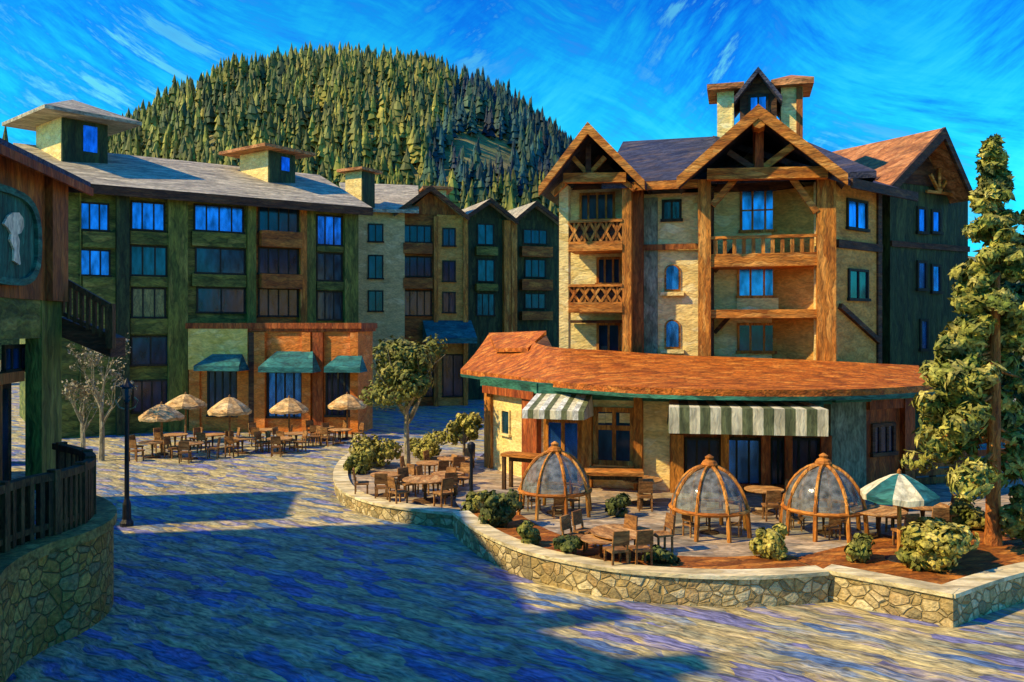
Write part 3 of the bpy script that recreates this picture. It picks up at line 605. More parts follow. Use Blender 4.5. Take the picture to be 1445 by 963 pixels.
# body
lp('wall','cream',lambda m: m.fbox(FM,uu(793),uu(900),dB,-1.9,0,FM.z(850,255)))
lp('wall','cream',lambda m: m.fbox(FM,uu(900)+.003,uu(990),dB,-1.2,0,FM.z(940,268)))
lp('wall','cream',lambda m: m.fbox(FM,uu(990)+.003,uu(1178),dB,-2.0,0,zE))
lp('side_wall','brown',lambda m: m.fbox(FM,uu(891),uu(905),-1.9+.003,-.5,0,FM.z(890,262)))
lp('side_wall','sage',lambda m: m.fbox(FM,uu(905)+.003,uu(925),-1.197,-1.05,0,FM.z(910,275)))  # sage strip paints the shade on this part of the recess wall
lp('side_wall','darktimber',lambda m: m.fbox(FM,uu(1000),uu(1006),-1.997,-.3,0,zE-.3))
lp('side_wall','cream',lambda m: m.fbox(FM,uu(1150),uu(1160),-1.997,-.3,0,zE-.3))
# timber posts
lp('timber_post','cream',lambda m: m.fbox(FM,uu(789),uu(802),-.6,0,0,FM.z(795,262)))
lp('timber_post','timberv',lambda m: m.fbox(FM,uu(878),uu(891),-.6,.05,0,FM.z(885,258)))
lp('timber_post','timberv',lambda m: m.fbox(FM,uu(985,.3),uu(1003,.3),-.4,.3,0,FM.z(990,255)))
lp('timber_post','timberv',lambda m: m.fbox(FM,uu(1153,.3),uu(1180,.3),-.4,.3,0,FM.z(1165,252)))
# small gable on the left
gL = dict(uL=uu(761,1.3),uA=uu(830,1.3),uR=uu(910,1.3),zL=FM.z(761,265,1.3),zA=FM.z(830,174,1.3),zR=FM.z(910,256,1.3))
gM = dict(uL=uu(955,1.8),uA=uu(1070,1.8),uR=uu(1196,1.8),zL=FM.z(955,252,1.8),zA=FM.z(1070,149,1.8),zR=FM.z(1196,247,1.8))
lp('roof','darkroof',lambda m: gable(m,FM,d0=-11,d1=1.3,**gL)); lp('roof','darkroof',lambda m: gable(m,FM,d0=-9,d1=1.8,**gM))
lp('bargeboard','timber',lambda m: barge(m,FM,d=1.31,w=.42,**gL)); lp('bargeboard','timber',lambda m: barge(m,FM,d=1.81,w=.48,**gM))
lp('gable_wall','darktimber',lambda m: m.prism([FM.pt(gL['uL']+1.0,-1.7,FM.z(850,258)),FM.pt(gL['uR']-1.0,-1.7,FM.z(850,258)),FM.pt(gL['uA'],-1.7,gL['zA']-.9)],FM.pt(0,-8,0)-FM.pt(0,0,0)))
lp('gable_wall','darktimber',lambda m: m.prism([FM.pt(gM['uL']+1.4,-1.6,zE-.35),FM.pt(gM['uR']-1.4,-1.6,zE-.35),FM.pt(gM['uA'],-1.6,gM['zA']-1.0)],FM.pt(0,-8,0)-FM.pt(0,0,0)))
# main mass roof
zm0,zm1 = FM.z(930,262,-1),FM.z(930,205,-9)
lp('roof','darkroof',lambda m: (m.slab([FM.pt(uu(850),.2,zm0+.05),FM.pt(uu(1236),.2,zm0+.05),FM.pt(uu(1120),-7.5,zm1),FM.pt(uu(850),-7.5,zm1)],.3), m.slab([FM.pt(uu(850),-7.5,zm1-.01),FM.pt(uu(1120),-7.5,zm1-.01),FM.pt(uu(1236),-14,zm0),FM.pt(uu(850),-14,zm0)],.3), m.slab([FM.pt(uu(1236),.19,zm0+.04),FM.pt(uu(1236),-14,zm0+.04),FM.pt(uu(1120),-7.5,zm1-.02)],.3)))
lp('fascia','timber',lambda m: m.fbox(FM,uu(893),uu(985),.21,.33,zm0-.4,zm0))
# trusses
def pb(a,b,d,w,h,mat,name,parent=None):
    return lp(name,mat,lambda m: m.bar(FM.pt(uu(a[0],d),d,FM.z(a[0],a[1],d)),FM.pt(uu(b[0],d),d,FM.z(b[0],b[1],d)),w,h),parent)
tr = pb((796,252),(884,251),.35,.4,.45,'timber','truss'); pb((830,205),(830,245),.3,.26,.26,'darktimber','king_post',tr)
pb((808,222),(828,244),.28,.22,.22,'timber','strut',tr); pb((854,222),(834,244),.28,.22,.22,'timber','strut',tr)
pb((780,275),(798,258),.25,.25,.25,'timberv','bracket',tr); pb((880,256),(896,268),.25,.25,.25,'timberv','bracket',tr)
tr = pb((998,247),(1168,244),.8,.5,.5,'timber','truss'); pb((1070,186),(1070,240),.72,.38,.38,'redwood','king_post',tr)
pb((1028,215),(1066,240),.7,.26,.26,'darktimber','strut',tr); pb((1118,207),(1074,240),.7,.28,.3,'timber','strut',tr)
pb((1005,290),(1040,250),.2,.28,.28,'timber','brace',tr); pb((1152,300),(1118,252),.2,.28,.28,'timber','brace',tr)
lp('knob','timber',lambda m: m.tube([FM.pt(uu(1070),1.9,FM.z(1070,182)-.1),FM.pt(uu(1070),.5,FM.z(1070,182)-.1)],[.3,.3],8),tr)
# balconies
def balcony(px0,px1,rt,rb,bb,din,kind,d=.12):
    q = FM.rect(px0,rb,px1,bb,d); b = lp('balcony','timber',lambda m: m.fbox(FM,q[0],q[1],din,d,q[2],q[3]))
    r = FM.rect(px0,rt,px1,rb,d); zt_,zb_=r[3],r[2]
    part('top_rail','timber',b,lambda m: m.fbox(FM,r[0],r[1],d-.2,d-.02,zt_-.13,zt_))
    part('bottom_rail','timber',b,lambda m: m.fbox(FM,r[0],r[1],d-.18,d-.04,zb_+.004,zb_+.12))
    n = int((r[1]-r[0])/.42)
    if kind=='b':
        for k in range(n):
            u=r[0]+(k+.5)*(r[1]-r[0])/n; part('baluster','timberv',b,lambda m: m.fbox(FM,u-.085,u+.085,d-.15,d-.07,zb_+.12,zt_-.13))
    else:
        def lat(m):
            k=5; s=(r[1]-r[0])/k
            for i in range(k):
                a=FM.pt(r[0]+i*s,d-.11,zb_+.12); e=FM.pt(r[0]+(i+1)*s,d-.11,zt_-.13); f=FM.pt(r[0]+i*s,d-.125,zt_-.13); h=FM.pt(r[0]+(i+1)*s,d-.125,zb_+.12)
                m.bar(a,e,.07,.12); m.bar(f,h,.07,.12); m.bar(FM.pt(r[0]+(i+.5)*s,d-.14,zb_+.12),FM.pt(r[0]+(i+.5)*s,d-.14,zt_-.13),.06,.1)
        part('lattice','timberv',b,lat)
        part('panel','darktimber',b,lambda m: m.fbox(FM,r[0]+.02,r[1]-.02,d-.3,d-.24,zb_+.02,zt_-.1))
balcony(802,878,310,344,354,-1.8,'l'); balcony(802,878,401,430,441,-1.8,'l')
balcony(1003,1153,332,361,376,-1.9,'b',.2)
fb(1003,437,1153,449,-1.9,.15,'floor_beam','timber'); fb(802,452,878,456,-1.8,-1.2,'floor_beam','darktimber')
# windows of the lodge
def WM(*px,g='glassdark',nv=1,d=-1.2,fm='timberv',**k): return window(FM,px,Lg,d=d,nv=nv,glassm=g,fm=fm,**k)
WM(818,272,868,312,g='glassteal',nv=3,d=-1.9); WM(842,363,877,402,nv=2,d=-1.9); WM(842,456,876,498,nv=1,d=-1.9)
WM(1044,266,1116,327,g='glassblue',nv=3,nh=1,d=-2.0); WM(1040,376,1117,420,g='glassblue',nv=3,d=-2.0); WM(1040,456,1117,498,nv=3,d=-2.0)
fb(1040,421,1150,437,-1.997,-1.8,'sill_band','cream',dp=-2)
WM(934,282,962,312,fm='frame',nv=1); 
def arched(px,g='glassblue'):
    u0,u1,z0,z1 = FM.rect(*px,d=-1.2); r=(u1-u0)/2
    def shp(k): 
        m_=(u0+u1)/2; rr=r*k; return [FM.pt(m_-rr,-1.197,z0+(1-k)*r)]+[FM.pt(m_+rr*math.cos(t),-1.197,z1-r+rr*.9*math.sin(t)) for t in [math.pi*(1-i/8) for i in range(9)]]+[FM.pt(m_+rr,-1.197,z0+(1-k)*r)]
    nv_=FM.pt(0,1,0)-FM.pt(0,0,0)
    w=lp('window','timber',lambda m: m.prism(shp(1.25),nv_*.06)); part('pane',g,w,lambda m: m.prism(shp(.95),nv_*.10))
    part('sill','cream',w,lambda m: m.fbox(FM,u0-.25,u1+.25,-1.19,-.95,z0-.3,z0-.12))
arched((940,374,958,409)); arched((940,452,958,490))
lp('string_course','brown',lambda m: m.fbox(FM,uu(905),uu(985),-1.04,-.9,FM.z(945,350),FM.z(945,342)))
# braces on the cream back wall of the porch
pb((1118,378),(1150,402),-1.85,.18,.18,'darktimber','brace'); pb((1120,462),(1150,498),-1.85,.18,.18,'darktimber','brace'); pb((1036,440),(1008,470),-1.5,.18,.2,'darktimber','brace'); pb((1036,350),(1008,384),-1.5,.18,.2,'darktimber','brace')
# angled bay on the right
FR = Frame((1180,38.4),(1241,41.0))
z0_ = FR.z(1200,262)
lp('wall','ochre',lambda m: m.fbox(FR,0.01,FR.L,-6,0,0,z0_))
for y in (347,): lp('string_course','darktimber',lambda m: m.fbox(FR,0,FR.L+.05,.003,.14,FR.z(1210,353),FR.z(1210,342)))
lp('brace','darktimber',lambda m: m.bar(FR.pt(FR.u(1183),.08,FR.z(1183,432)),FR.pt(FR.u(1238),.08,FR.z(1238,482)),.2,.25))
lp('corner_post','darktimber',lambda m: m.fbox(FR,FR.L-.3,FR.L+.08,-.3,.1,0,z0_-.05))
window(FR,(1194,282,1223,325),Lg,nv=1,glassm='glassblue',fm='frame'); window(FR,(1196,380,1224,424),Lg,nv=1,glassm='glassdark',fm='frame')
lp('roof','darkroof',lambda m: m.slab([FR.pt(-1.0,1.2,z0_-.1),FR.pt(FR.L+1.2,1.2,z0_-.1),FR.pt(FR.L+.2,-6,z0_+3.0),FR.pt(-1.0,-6,z0_+3.0)],.3))
lp('fascia','darktimber',lambda m: m.fbox(FR,-1,FR.L+1.2,1.21,1.32,z0_-.5,z0_-.08))
# turret between two chimneys
def chim(a,b,top,bot,d0,d1,capb,capt,mat,side):
    u0,u1=uu(a,d1),uu(b,d1); t=lp('chimney',mat,lambda m: m.fbox(FM,u0,u1,d0,d1,FM.z(a,bot,d1)-3,FM.z(a,top,d1)))
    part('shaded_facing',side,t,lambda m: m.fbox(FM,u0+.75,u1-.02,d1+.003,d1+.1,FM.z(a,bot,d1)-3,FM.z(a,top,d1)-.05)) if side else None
    part('cap','rusttop',t,lambda m: hip(m,FM,u0,u1,d0,d1,FM.z(a,top,d1)+.004,FM.z(a,capt,d1),.5,.3,.3))
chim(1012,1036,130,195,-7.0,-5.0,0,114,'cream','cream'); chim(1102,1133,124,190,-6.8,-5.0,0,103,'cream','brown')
tu=lp('roof_turret','darktimber',lambda m: m.fbox(FM,uu(1044,-4.6),uu(1096,-4.6),-7.4,-4.6,FM.z(1070,185,-4.6)-2,FM.z(1070,128,-4.6)))
q=dict(uL=uu(1036,-4),uA=uu(1070,-4),uR=uu(1104,-4),zL=FM.z(1040,136,-4),zA=FM.z(1070,94,-4),zR=FM.z(1100,136,-4))
part('gable_wall','darktimber',tu,lambda m: m.prism([FM.pt(uu(1044,-4.6),-4.62,q['zL']),FM.pt(uu(1096,-4.6),-4.62,q['zL']),FM.pt(q['uA'],-4.62,q['zA']-.3)],FM.pt(0,-2.5,0)-FM.pt(0,0,0)))
part('roof','darkroof',tu,lambda m: gable(m,FM,d0=-7.6,d1=-4.0,t=.3,**q))
window(FM,(1056,134,1084,160),tu,d=-4.6,nv=1,glassm='glassblue',fm='frame')

# ------------------------------------------------------------------ green gabled wing behind the lodge
FG = Frame((1242,43.2),(1368,47.0))
Gw = thing('gabled_wing', 'green gabled wing with an orange roof slope, standing behind the lodge and the tall pine', 'building', FG.base(1300))
zg=FG.z(1300,262)
part('wall','greend',Gw,lambda m: m.fbox(FG,FG.u(1256),FG.u(1366),-16,0,0,zg))
part('link_wall','greend',Gw,lambda m: m.fbox(FG,FG.u(1240)-1.5,FG.u(1256)-.003,-14,-1.5,0,zg-.3))
g=dict(uL=FG.u(1268,1.2)-.9,uA=FG.u(1330,1.2),uR=FG.u(1371,1.2),zL=FG.z(1262,268,1.2),zA=FG.z(1330,181,1.2),zR=FG.z(1371,276,1.2))
part('gable_wall','darktimber',Gw,lambda m: m.prism([FG.pt(g['uL']+.8,.05,zg),FG.pt(g['uR']-.5,.05,zg),FG.pt(g['uA'],.05,g['zA']-.7)],FG.pt(0,-15,0)-FG.pt(0,0,0)))
part('roof','rusttop',Gw,lambda m: gable(m,FG,d0=-19,d1=1.2,**g))
part('bargeboard','darktimber',Gw,lambda m: barge(m,FG,d=1.21,w=.45,**g))
for px in ((1293,292,1307,330),(1313,296,1327,330),(1293,368,1307,410),(1313,373,1327,414),(1297,450,1309,495)): window(FG,px,Gw,nv=0,glassm='glassblue',bw=.14)
part('string_course','darktimber',Gw,lambda m: m.fbox(FG,FG.u(1256),FG.u(1366),.003,.12,FG.z(1310,352),FG.z(1310,344)))
def fret(m):
    k=FG.u(1318); zz=FG.z(1318,250,.3)
    for i in range(5):
        a=i*math.pi/4; m.bar(FG.pt(k,.3,zz-.8),FG.pt(k+1.1*math.cos(a),.3,zz-.8+1.3*math.sin(a)),.14,.14)
part('truss','timber',Gw,fret)

# ------------------------------------------------------------------ the restaurant with its sweeping rust roof
zT=.7
plan = [P(688,0,41.0),P(764,0,36.6),P(945,0,35.0),P(1172,0,34.0),P(1222,0,34.5),P(1288,0,35.8)]
plan = [Vector((p.x,p.y)) for p in plan]
Rs = thing('restaurant', 'low restaurant under a long sweeping rust shingle roof with two striped awnings', 'restaurant', (plan[2].x,plan[2].y,zT))
def rp(name,mat,fn,parent=None,**k): return part(name,mat,parent or Rs,fn,**k)
FA=Frame((688,41.0),(764,36.6)); FB=Frame((764,36.6),(945,35.0)); FC=Frame((945,35.0),(1172,34.0)); FD=Frame((1172,34.0),(1222,34.5)); FE=Frame((1222,34.5),(1288,35.8))
zH=4.85; bz=.55
rp('wall','cream',lambda m: m.fbox(FA,0,FA.L,-.5,0,bz,zH)); rp('wall','cream',lambda m: m.fbox(FB,.004,FB.L,-.4,0,bz,zH-.004))
rp('wall','sage',lambda m: m.fbox(FD,0,FD.L,-.4,.02,bz,zH-.002)); rp('wall','redwood',lambda m: m.fbox(FE,.003,FE.L,-.4,0,bz,zH-.006))
rp('wall','redwood',lambda m: m.fbox(FC,.004,FC.L-.004,-.6,-.35,bz,zH-.008))
back=[(plan[0].x+.6,plan[0].y+.6),(plan[1].x+.3,plan[1].y+.8),(plan[2].x,plan[2].y+.8),(plan[3].x,plan[3].y+.8),(plan[5].x-.3,plan[5].y+.7),(plan[5].x,38.2),(plan[0].x+2.5,41.8)]
rp('core','darktimber',lambda m: m.hexa(back,bz,zH-.3))
rp('entablature','teal',lambda m: (m.fbox(FA,-.2,FA.L+.1,.003,.3,zH-.25,zH+.2),m.fbox(FB,-.05,FB.L,.003,.32,zH-.45,zH+.2),m.fbox(FC,0,FC.L,.003,.34,zH-.45,zH+.2),m.fbox(FD,0,FD.L,.025,.33,zH-.4,zH+.2),m.fbox(FE,0,FE.L+.2,.003,.31,zH-.35,zH+.2)))
def post(F,a,b,z1=None,d=.3,mat='timberv',z0=bz): return rp('post',mat,lambda m: m.fbox(F,F.u(a),F.u(b),.003,d,z0,(zH-.26) if z1 is None else z1))
post(FA,687,696,d=.15); post(FA,743,764,d=.25,mat='redwood')
window(FA,(709,578,721,614),Rs,nv=0,glassm='glassteal',fm='cream',bw=.08)
rp('lintel','redwood',lambda m: m.fbox(FA,FA.u(690),FA.u(762),.31,.36,zH-.55,zH-.2))
dr=window(FB,(768,590,822,690),Rs,nv=1,glassm='glassblue',fm='timberv',bw=.2); dr.name='door'
post(FB,823,837,d=.4); post(FB,896,908,d=.35)
window(FB,(838,575,896,655),Rs,nv=1,glassm='glassteal',fm='timberv',bw=.2,trans=.36)
def lamps(m):
    for a in (847,862,882):
        u=FB.u(a); z=FB.z(a,590); m.fbox(FB,u-.22,u+.22,.03,.07,z-.2,z+.2)
rp('bright_pane','cream',lambda m: lamps(m))
rp('window_ledge','timber',lambda m: m.fbox(FB,FB.u(835),FB.u(906),.41,1.1,FB.z(870,668),FB.z(870,657)))
post(FC,946,964,d=.4,z1=FC.z(955,612)); 
gl=rp('glass_front','redwood',lambda m: m.fbox(FC,FC.u(964),FC.u(1160),-.345,-.1,bz,bz+.5))
for a,b in ((966,1018),(1022,1074),(1078,1108),(1112,1157)):
    w_=window(FC,(a,618,b,698),Rs,d=-.34,nv=2,glassm='glassblue' if a in(1022,) else 'glassdark',fm='frame',bw=.1)
for a,b in ((1017,1028),(1074,1086),(1107,1117),(1157,1172)): post(FC,a,b,d=.25,z1=FC.z(1060,612),mat='redwood' if a!=1017 else 'timberv')
window(FE,(1229,597,1262,642),Rs,nv=2,glassm='glassdark',fm='darktimber',bw=.15)
post(FE,1270,1284,d=.25,mat='redwood'); rp('lintel','redwood',lambda m: m.fbox(FE,0,FE.L,.003,.2,zH-.75,zH-.36))
a1=awning(FB,Rs,737,824,556,592,2.3,mats=('awnmetal','olive','white'),n=11,ends=.03,d0=.36)
a2=awning(FC,Rs,944,1169,566,614,4.1,mats=('white','olive'),n=15,ends=.02,d0=.36,vd=.95)
part('roof_shade_strip','tealcloth',a2,lambda m: m.fbox(FC,FC.u(944)+.3,FC.u(1169)-.3,.35,.62,FC.z(1056,578,.4),FC.z(1056,562,.4)))  # teal strip paints the roof's shade along the awning top
# sweeping roof: front edge, back edge
zf=5.15
fr=[(650,521,46),(700,527,41.5),(770,536,36.6),(860,544,33.4),(950,549,31.9),(1060,551,31.3),(1160,550,31.3),(1240,548,32),(1322,543,34)]
bk=[(690,471,49.0),(735,474,46.5),(772,489,41.2),(862,495,40.4),(950,501,39.6),(1060,505,38.8),(1160,509,38.2),(1235,513,38.0),(1296,516,38.2)]
fr=smooth_path([P(*q) for q in fr],4); bk=smooth_path([P(*q) for q in bk],4)
def sweep(m):
    n=len(fr); rows=4; V=[]
    for t in (0,.25): V+=[Vector((f.x,f.y,zf-t)) for f in fr]
    V=[]
    for tt in (0,.25):
        for r in range(rows+1):
            for i in range(n):
                f=Vector((fr[i].x,fr[i].y,zf)); p=f.lerp(bk[i],r/rows); V.append((p.x,p.y,p.z-tt-.12*math.sin(math.pi*r/rows)))
    K=(rows+1)*n; fs=[]
    for r in range(rows):
        for i in range(n-1):
            a=r*n+i; fs+= [[a,a+1,a+n+1,a+n],[K+a,K+a+n,K+a+n+1,K+a+1]]
    for i in range(n-1): fs+=[[i,K+i,K+i+1,i+1],[rows*n+i,rows*n+i+1,K+rows*n+i+1,K+rows*n+i]]
    for r in range(rows): fs+=[[r*n,(r+1)*n,K+(r+1)*n,K+r*n],[r*n+n-1,K+r*n+n-1,K+(r+1)*n+n-1,(r+1)*n+n-1]]
    m.add(V,fs)
sw=rp('roof','rust',sweep)
part('gutter','teal',sw,lambda m: ribbon(m,fr,.0,.16,zf-.40,zf-.254))
# return gable at the far left of the roof
A_=P(690,471,49.0); B_=P(771,468,46.0)
part('return_gable','rust',sw,lambda m: m.slab([P(690,470,49.0),P(771,467,45.5),P(745,491,42.5),P(700,492,45.5)],.2))
rp('eave_return','darktimber',lambda m: m.prism([P(749,490,43.2),P(778,490,43.2),P(770,474,44.5)],(.1,1.5,0)))
# ------------------------------------------------------------------ terraces and stone walls
def GT(px,py,z=.85): return G(px,py,z)
wr = [(640,722),(676,748),(735,774),(800,790),(870,802),(950,809),(1040,812),(1110,810),(1168,806)]
wr = smooth_path([GT(*q) for q in wr],5)
step=[GT(1162,803),GT(1345,838)]; ret=[GT(1345,838),GT(1445,806),GT(1620,770)]
wall = [Vector((p.x,p.y,0)) for p in wr]; st_=[Vector((p.x,p.y,0)) for p in step]; rt_=[Vector((p.x,p.y,0)) for p in ret]
st_=[st_[0].lerp(st_[1],i/6) for i in range(7)]; rt_=smooth_path(rt_,5)
T = thing('stone_retaining_wall','long curved pale stone wall holding up the dome terrace, with a squared corner block','wall',wall[20])
mb=MB(); ribbon(mb,wall,0,.55,-.05,.74); ribbon(mb,st_,-.0,.6,-.05,.742); ribbon(mb,rt_,0,.55,-.05,.738); mb.build('wall',M['stonepale'],T)
mb=MB(); ribbon(mb,wall,-.06,.56,.745,.85); ribbon(mb,st_,-.06,.6,.748,.856); ribbon(mb,rt_,-.06,.56,.742,.847); mb.build('cap',M['cap'],T)
inner = offset_path(wall,.4)+[p+Vector((.25,.4,0)) for p in st_]+offset_path(rt_,.4)
back = [(30,30),(34,40),(20,46),(6,48),(plan[0].x-.2,46),(plan[0].x-1.2,40),(-2.2,33)]
mb=MB(); vs=[(p.x,p.y,.70) for p in inner]+[(x,y,.70) for x,y in back]; mb.add(vs,[list(range(len(vs)))])
mb.prism([(x,y,-.1) for x,y in back[-3:]]+[(inner[0].x,inner[0].y,-.1)],(0,0,.796)) if False else None
setting(mb.build('terrace_ground',M['terrace']))
mb=MB(); w2=offset_path(wall,.45); w3=offset_path(wall,2.3); n=len(w2)
for i in range(n-1): mb.add([(w2[i].x,w2[i].y,.74),(w2[i+1].x,w2[i+1].y,.74),(w3[i+1].x,w3[i+1].y,.715),(w3[i].x,w3[i].y,.715)],[[0,1,2,3]])
q=offset_path(rt_,.45); q3=offset_path(rt_,4.5); s0=wall[-1]
mb.add([(s0.x,s0.y+.4,.742),(st_[-1].x-.1,st_[-1].y+.6,.742)]+[(p.x,p.y,.742) for p in q[1:]]+[(p.x,p.y,.76) for p in q3[::-1]]+[(w3[-1].x,w3[-1].y,.717)],[list(range(2+len(q)-1+len(q3)+1))])
setting(mb.build('planting_bed',M['mulch']))
# lower round terrace with the tree
wm = [(520,628),(492,640),(476,656),(472,674),(484,692),(520,707),(570,716),(640,724)]
wm = smooth_path([G(px,py,.6) for px,py in wm],5); wm=[Vector((p.x,p.y,0)) for p in wm]
T2 = thing('stone_planter_wall','low rounded pale stone wall around the tree terrace','wall',wm[20])
mb=MB(); ribbon(mb,wm,0,.5,-.05,.5); mb.build('wall',M['stonepale'],T2)
mb=MB(); ribbon(mb,wm,-.06,.62,.505,.6); mb.build('cap',M['cap'],T2)
inn=offset_path(wm,.3)
mb=MB(); vs=[(p.x,p.y,.46) for p in inn]+[(-1.9,32.5,.46),(plan[0].x-1.0,40,.46),(plan[0].x-1,47,.46),(-7,50,.46)]; mb.add(vs,[list(range(len(vs)))]); setting(mb.build('tree_terrace_ground',M['terrace']))
# near left wall with railing
wl=[(-500,-1),(-120,12.5),(0,17.6),(60,19.6),(110,20.6),(146,21.8),(159,22.8),(158,23.8),(140,25.0),(100,26.3)]
wl=[P(px,HY,D) if D>0 else Vector((-9.6,4,0)) for px,D in wl]; wl=smooth_path(wl,5); wl=[Vector((p.x,p.y,0)) for p in wl]
T3=thing('curved_stone_wall','tall curved brown stone wall in front of the corner building, carrying a wooden railing','wall',wl[12])
mb=MB(); ribbon(mb,wl,0,.5,-.05,2.2); mb.build('wall',M['stonedark'],T3)
mb=MB(); ribbon(mb,wl,-.08,.55,2.205,2.45); mb.build('cap',M['capdark'],T3)
inn=offset_path(wl,.3); vs=[(p.x,p.y,2.4) for p in inn]+[(-18,32,2.4),(-60,32,2.4),(-60,4,2.4)]
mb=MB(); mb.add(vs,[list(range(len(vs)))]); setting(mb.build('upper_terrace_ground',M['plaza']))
rl=offset_path(wl,.55)[5:]
rl=rl[:-1]
T4=thing('wooden_railing','dark brown wooden railing following the curved stone wall','railing',(rl[8].x,rl[8].y,2.4))
mb=MB(); ribbon(mb,rl,-.12,.12,3.78,3.96); mb.build('top_rail',M['rail'],T4)
mb=MB(); ribbon(mb,rl,-.07,.07,2.62,2.76); mb.build('bottom_rail',M['rail'],T4)
L_=0; last_=None; cnt=0
for i in range(len(rl)-1):
    a,b=rl[i],rl[i+1]; seg=(b-a).length; k=max(1,round(seg/.42))
    for j in range(k):
        p=a.lerp(b,j/k); d=(b-a).normalized(); cnt+=1
        mb=MB(); wd=.26 if cnt%6==0 else .17; z1=4.02 if cnt%6==0 else 3.775
        mb.bar((p.x,p.y,2.4),(p.x,p.y,z1),wd,wd*.7,up=d); mb.build('post' if cnt%6==0 else 'baluster',M['rail'],T4)

# ------------------------------------------------------------------ furniture
def blob_rim(r,n,seed,amp): 
    q=random.Random(seed); return [r*(1+q.uniform(-amp,amp)) for _ in range(n)]
def umbrella_at(px,py_top,py_base,mat,label,gnd=0.0,hw=31,rim=None,seed=1,group=None,stripes=None,pole='chair'):
    p=G(px,py_base,gnd); D=p.y; r=hw/F_PX*D; zt=CAMZ-(py_top-HY)/F_PX*D-gnd; zr=zt-r*.5 if rim is None else CAMZ-(rim-HY)/F_PX*D-gnd
    t=thing('parasol',label,'parasol',(p.x,p.y,gnd),group); o=Vector((p.x,p.y,gnd))
    mb=MB(); mb.tube([o,o+Vector((0,0,zt-.05))],[.07,.06],8); mb.build('pole',M[pole],t)
    mb=MB(); mb.lathe([(.05,0),(.4,0.0),(.38,.08),(.1,.14)],14,o); mb.build('base',M['iron'],t)
    n=16; mb=MB(); V=[]; prof=[(0,zt),(.22*r,zt-.1*(zt-zr)),(.55*r,zt-.42*(zt-zr)),(.85*r,zt-.78*(zt-zr)),(r,zr),(r*.99,zr-.16)]
    for rr,z in prof:
        for i in range(n):
            k=1 if i%2==0 else .94; V.append(o+Vector((rr*k*math.cos(i*2*math.pi/n+.2),rr*k*math.sin(i*2*math.pi/n+.2),z-(0 if i%2==0 else .05*rr))))
    fs=[];mi=[]
    for j in range(len(prof)-1):
        for i in range(n): fs.append(([j*n+i,j*n+(i+1)%n,(j+1)*n+(i+1)%n,(j+1)*n+i],((i//2)%2) if stripes else 0))
    o_=len(mb.v); mb.v+=V
    for f,m_ in fs: mb.f.append(f); mb.m.append(m_)
    mb.build('canopy',[M[x] for x in (stripes or [mat])],t)
    mb=MB(); mb.lathe([(.07,zt),(.06,zt+.08),(.0,zt+.14)],8,o); mb.build('finial',M[pole],t)
    return t
ug='tan parasols before the shop front'
umbrella_at(228,570,642,'tan','yellowish tan parasol nearest the lamp post, over crowded cafe tables',hw=31,rim=588,group=ug)
umbrella_at(262,556,624,'tan','dull tan parasol set behind two brighter ones, before the shop pillar',hw=29,rim=571,group=ug)
umbrella_at(324,560,638,'tan','broad golden tan parasol below the cream shop wall with the first teal awning',hw=30,rim=580,group=ug)
umbrella_at(408,561,622,'tan','tan parasol below the middle teal awning of the shop front',hw=27,rim=578,group=ug)
umbrella_at(490,556,620,'tan','pale tan parasol half behind the round tree crown',hw=27,rim=572,group=ug)
umbrella_at(1269,668,792,'teal','teal and cream striped parasol on an orange pole near the tall pine',gnd=.70,hw=52,rim=696,stripes=['tealcloth','white'],pole='timberv')

def make_table(top='round',r=.55,h=.76,label='',loc=(0,0,0),group=None):
    t=thing('cafe_table',label,'table',loc,group); o=Vector(loc)
    mb=MB(); mb.lathe([(.02,h-.06),(r*.96,h-.06),(r,h-.03),(r,h),(.02,h+.005)],18,o); mb.build('table_top',M['table'],t)
    mb=MB(); mb.lathe([(.06,.05),(.05,.4),(.09,h-.06)],8,o); mb.build('leg',M['rail'],t)
    mb=MB(); mb.lathe([(.02,0),(r*.6,0),(r*.55,.05),(.05,.07)],12,o); mb.build('base',M['rail'],t); return t
def make_chair(label,loc=(0,0,0),group=None):
    t=thing('cafe_chair',label,'chair',loc,group); o=Vector(loc)
    mb=MB(); mb.prism([o+Vector(v) for v in ((-.26,-.25,.44),(.26,-.25,.44),(.24,.25,.44),(-.24,.25,.44))],(0,0,.06)); mb.build('seat',M['chair'],t)
    mb=MB(); mb.prism([o+Vector(v) for v in ((-.24,.22,.62),(.24,.22,.62),(.22,.27,1.0),(-.22,.27,1.0))],(0,.05,0)); mb.build('backrest',M['chair'],t)
    for x,y in ((-.22,-.2),(.22,-.2),(.21,.22),(-.21,.22)):
        mb=MB(); mb.bar(o+Vector((x,y,0)),o+Vector((x*.95,y,.64 if y>0 else .44)),.05,.05); mb.build('leg',M['chair'],t)
    return t
tb0=ch0=None
ct='tables on the plaza under the tan parasols'; cc='chairs on the plaza under the tan parasols'
for i,(px,py) in enumerate(((215,646),(247,634),(268,648),(300,634),(342,640),(376,626),(418,632),(455,622),(480,626),(395,640))):
    p=G(px,py); loc=(p.x,p.y,0)
    lab='round wooden cafe table among the chairs under the tan parasols'
    if tb0 is None: tb0=make_table(r=.75,h=.9,label=lab,loc=loc,group=ct)
    else: dup(tb0,loc,R.uniform(0,6))
    for k in range(3):
        a=R.uniform(0,.8)+k*2.1; q=(p.x+1.25*math.cos(a),p.y+1.25*math.sin(a),0)
        if ch0 is None: ch0=make_chair('brown wooden cafe chair drawn up to tables under the tan parasols',q,cc); ch0.rotation_euler=(0,0,a-math.pi/2); ch0.scale=(1.2,)*3
        else: d=dup(ch0,q,a-math.pi/2,sc=1.2)
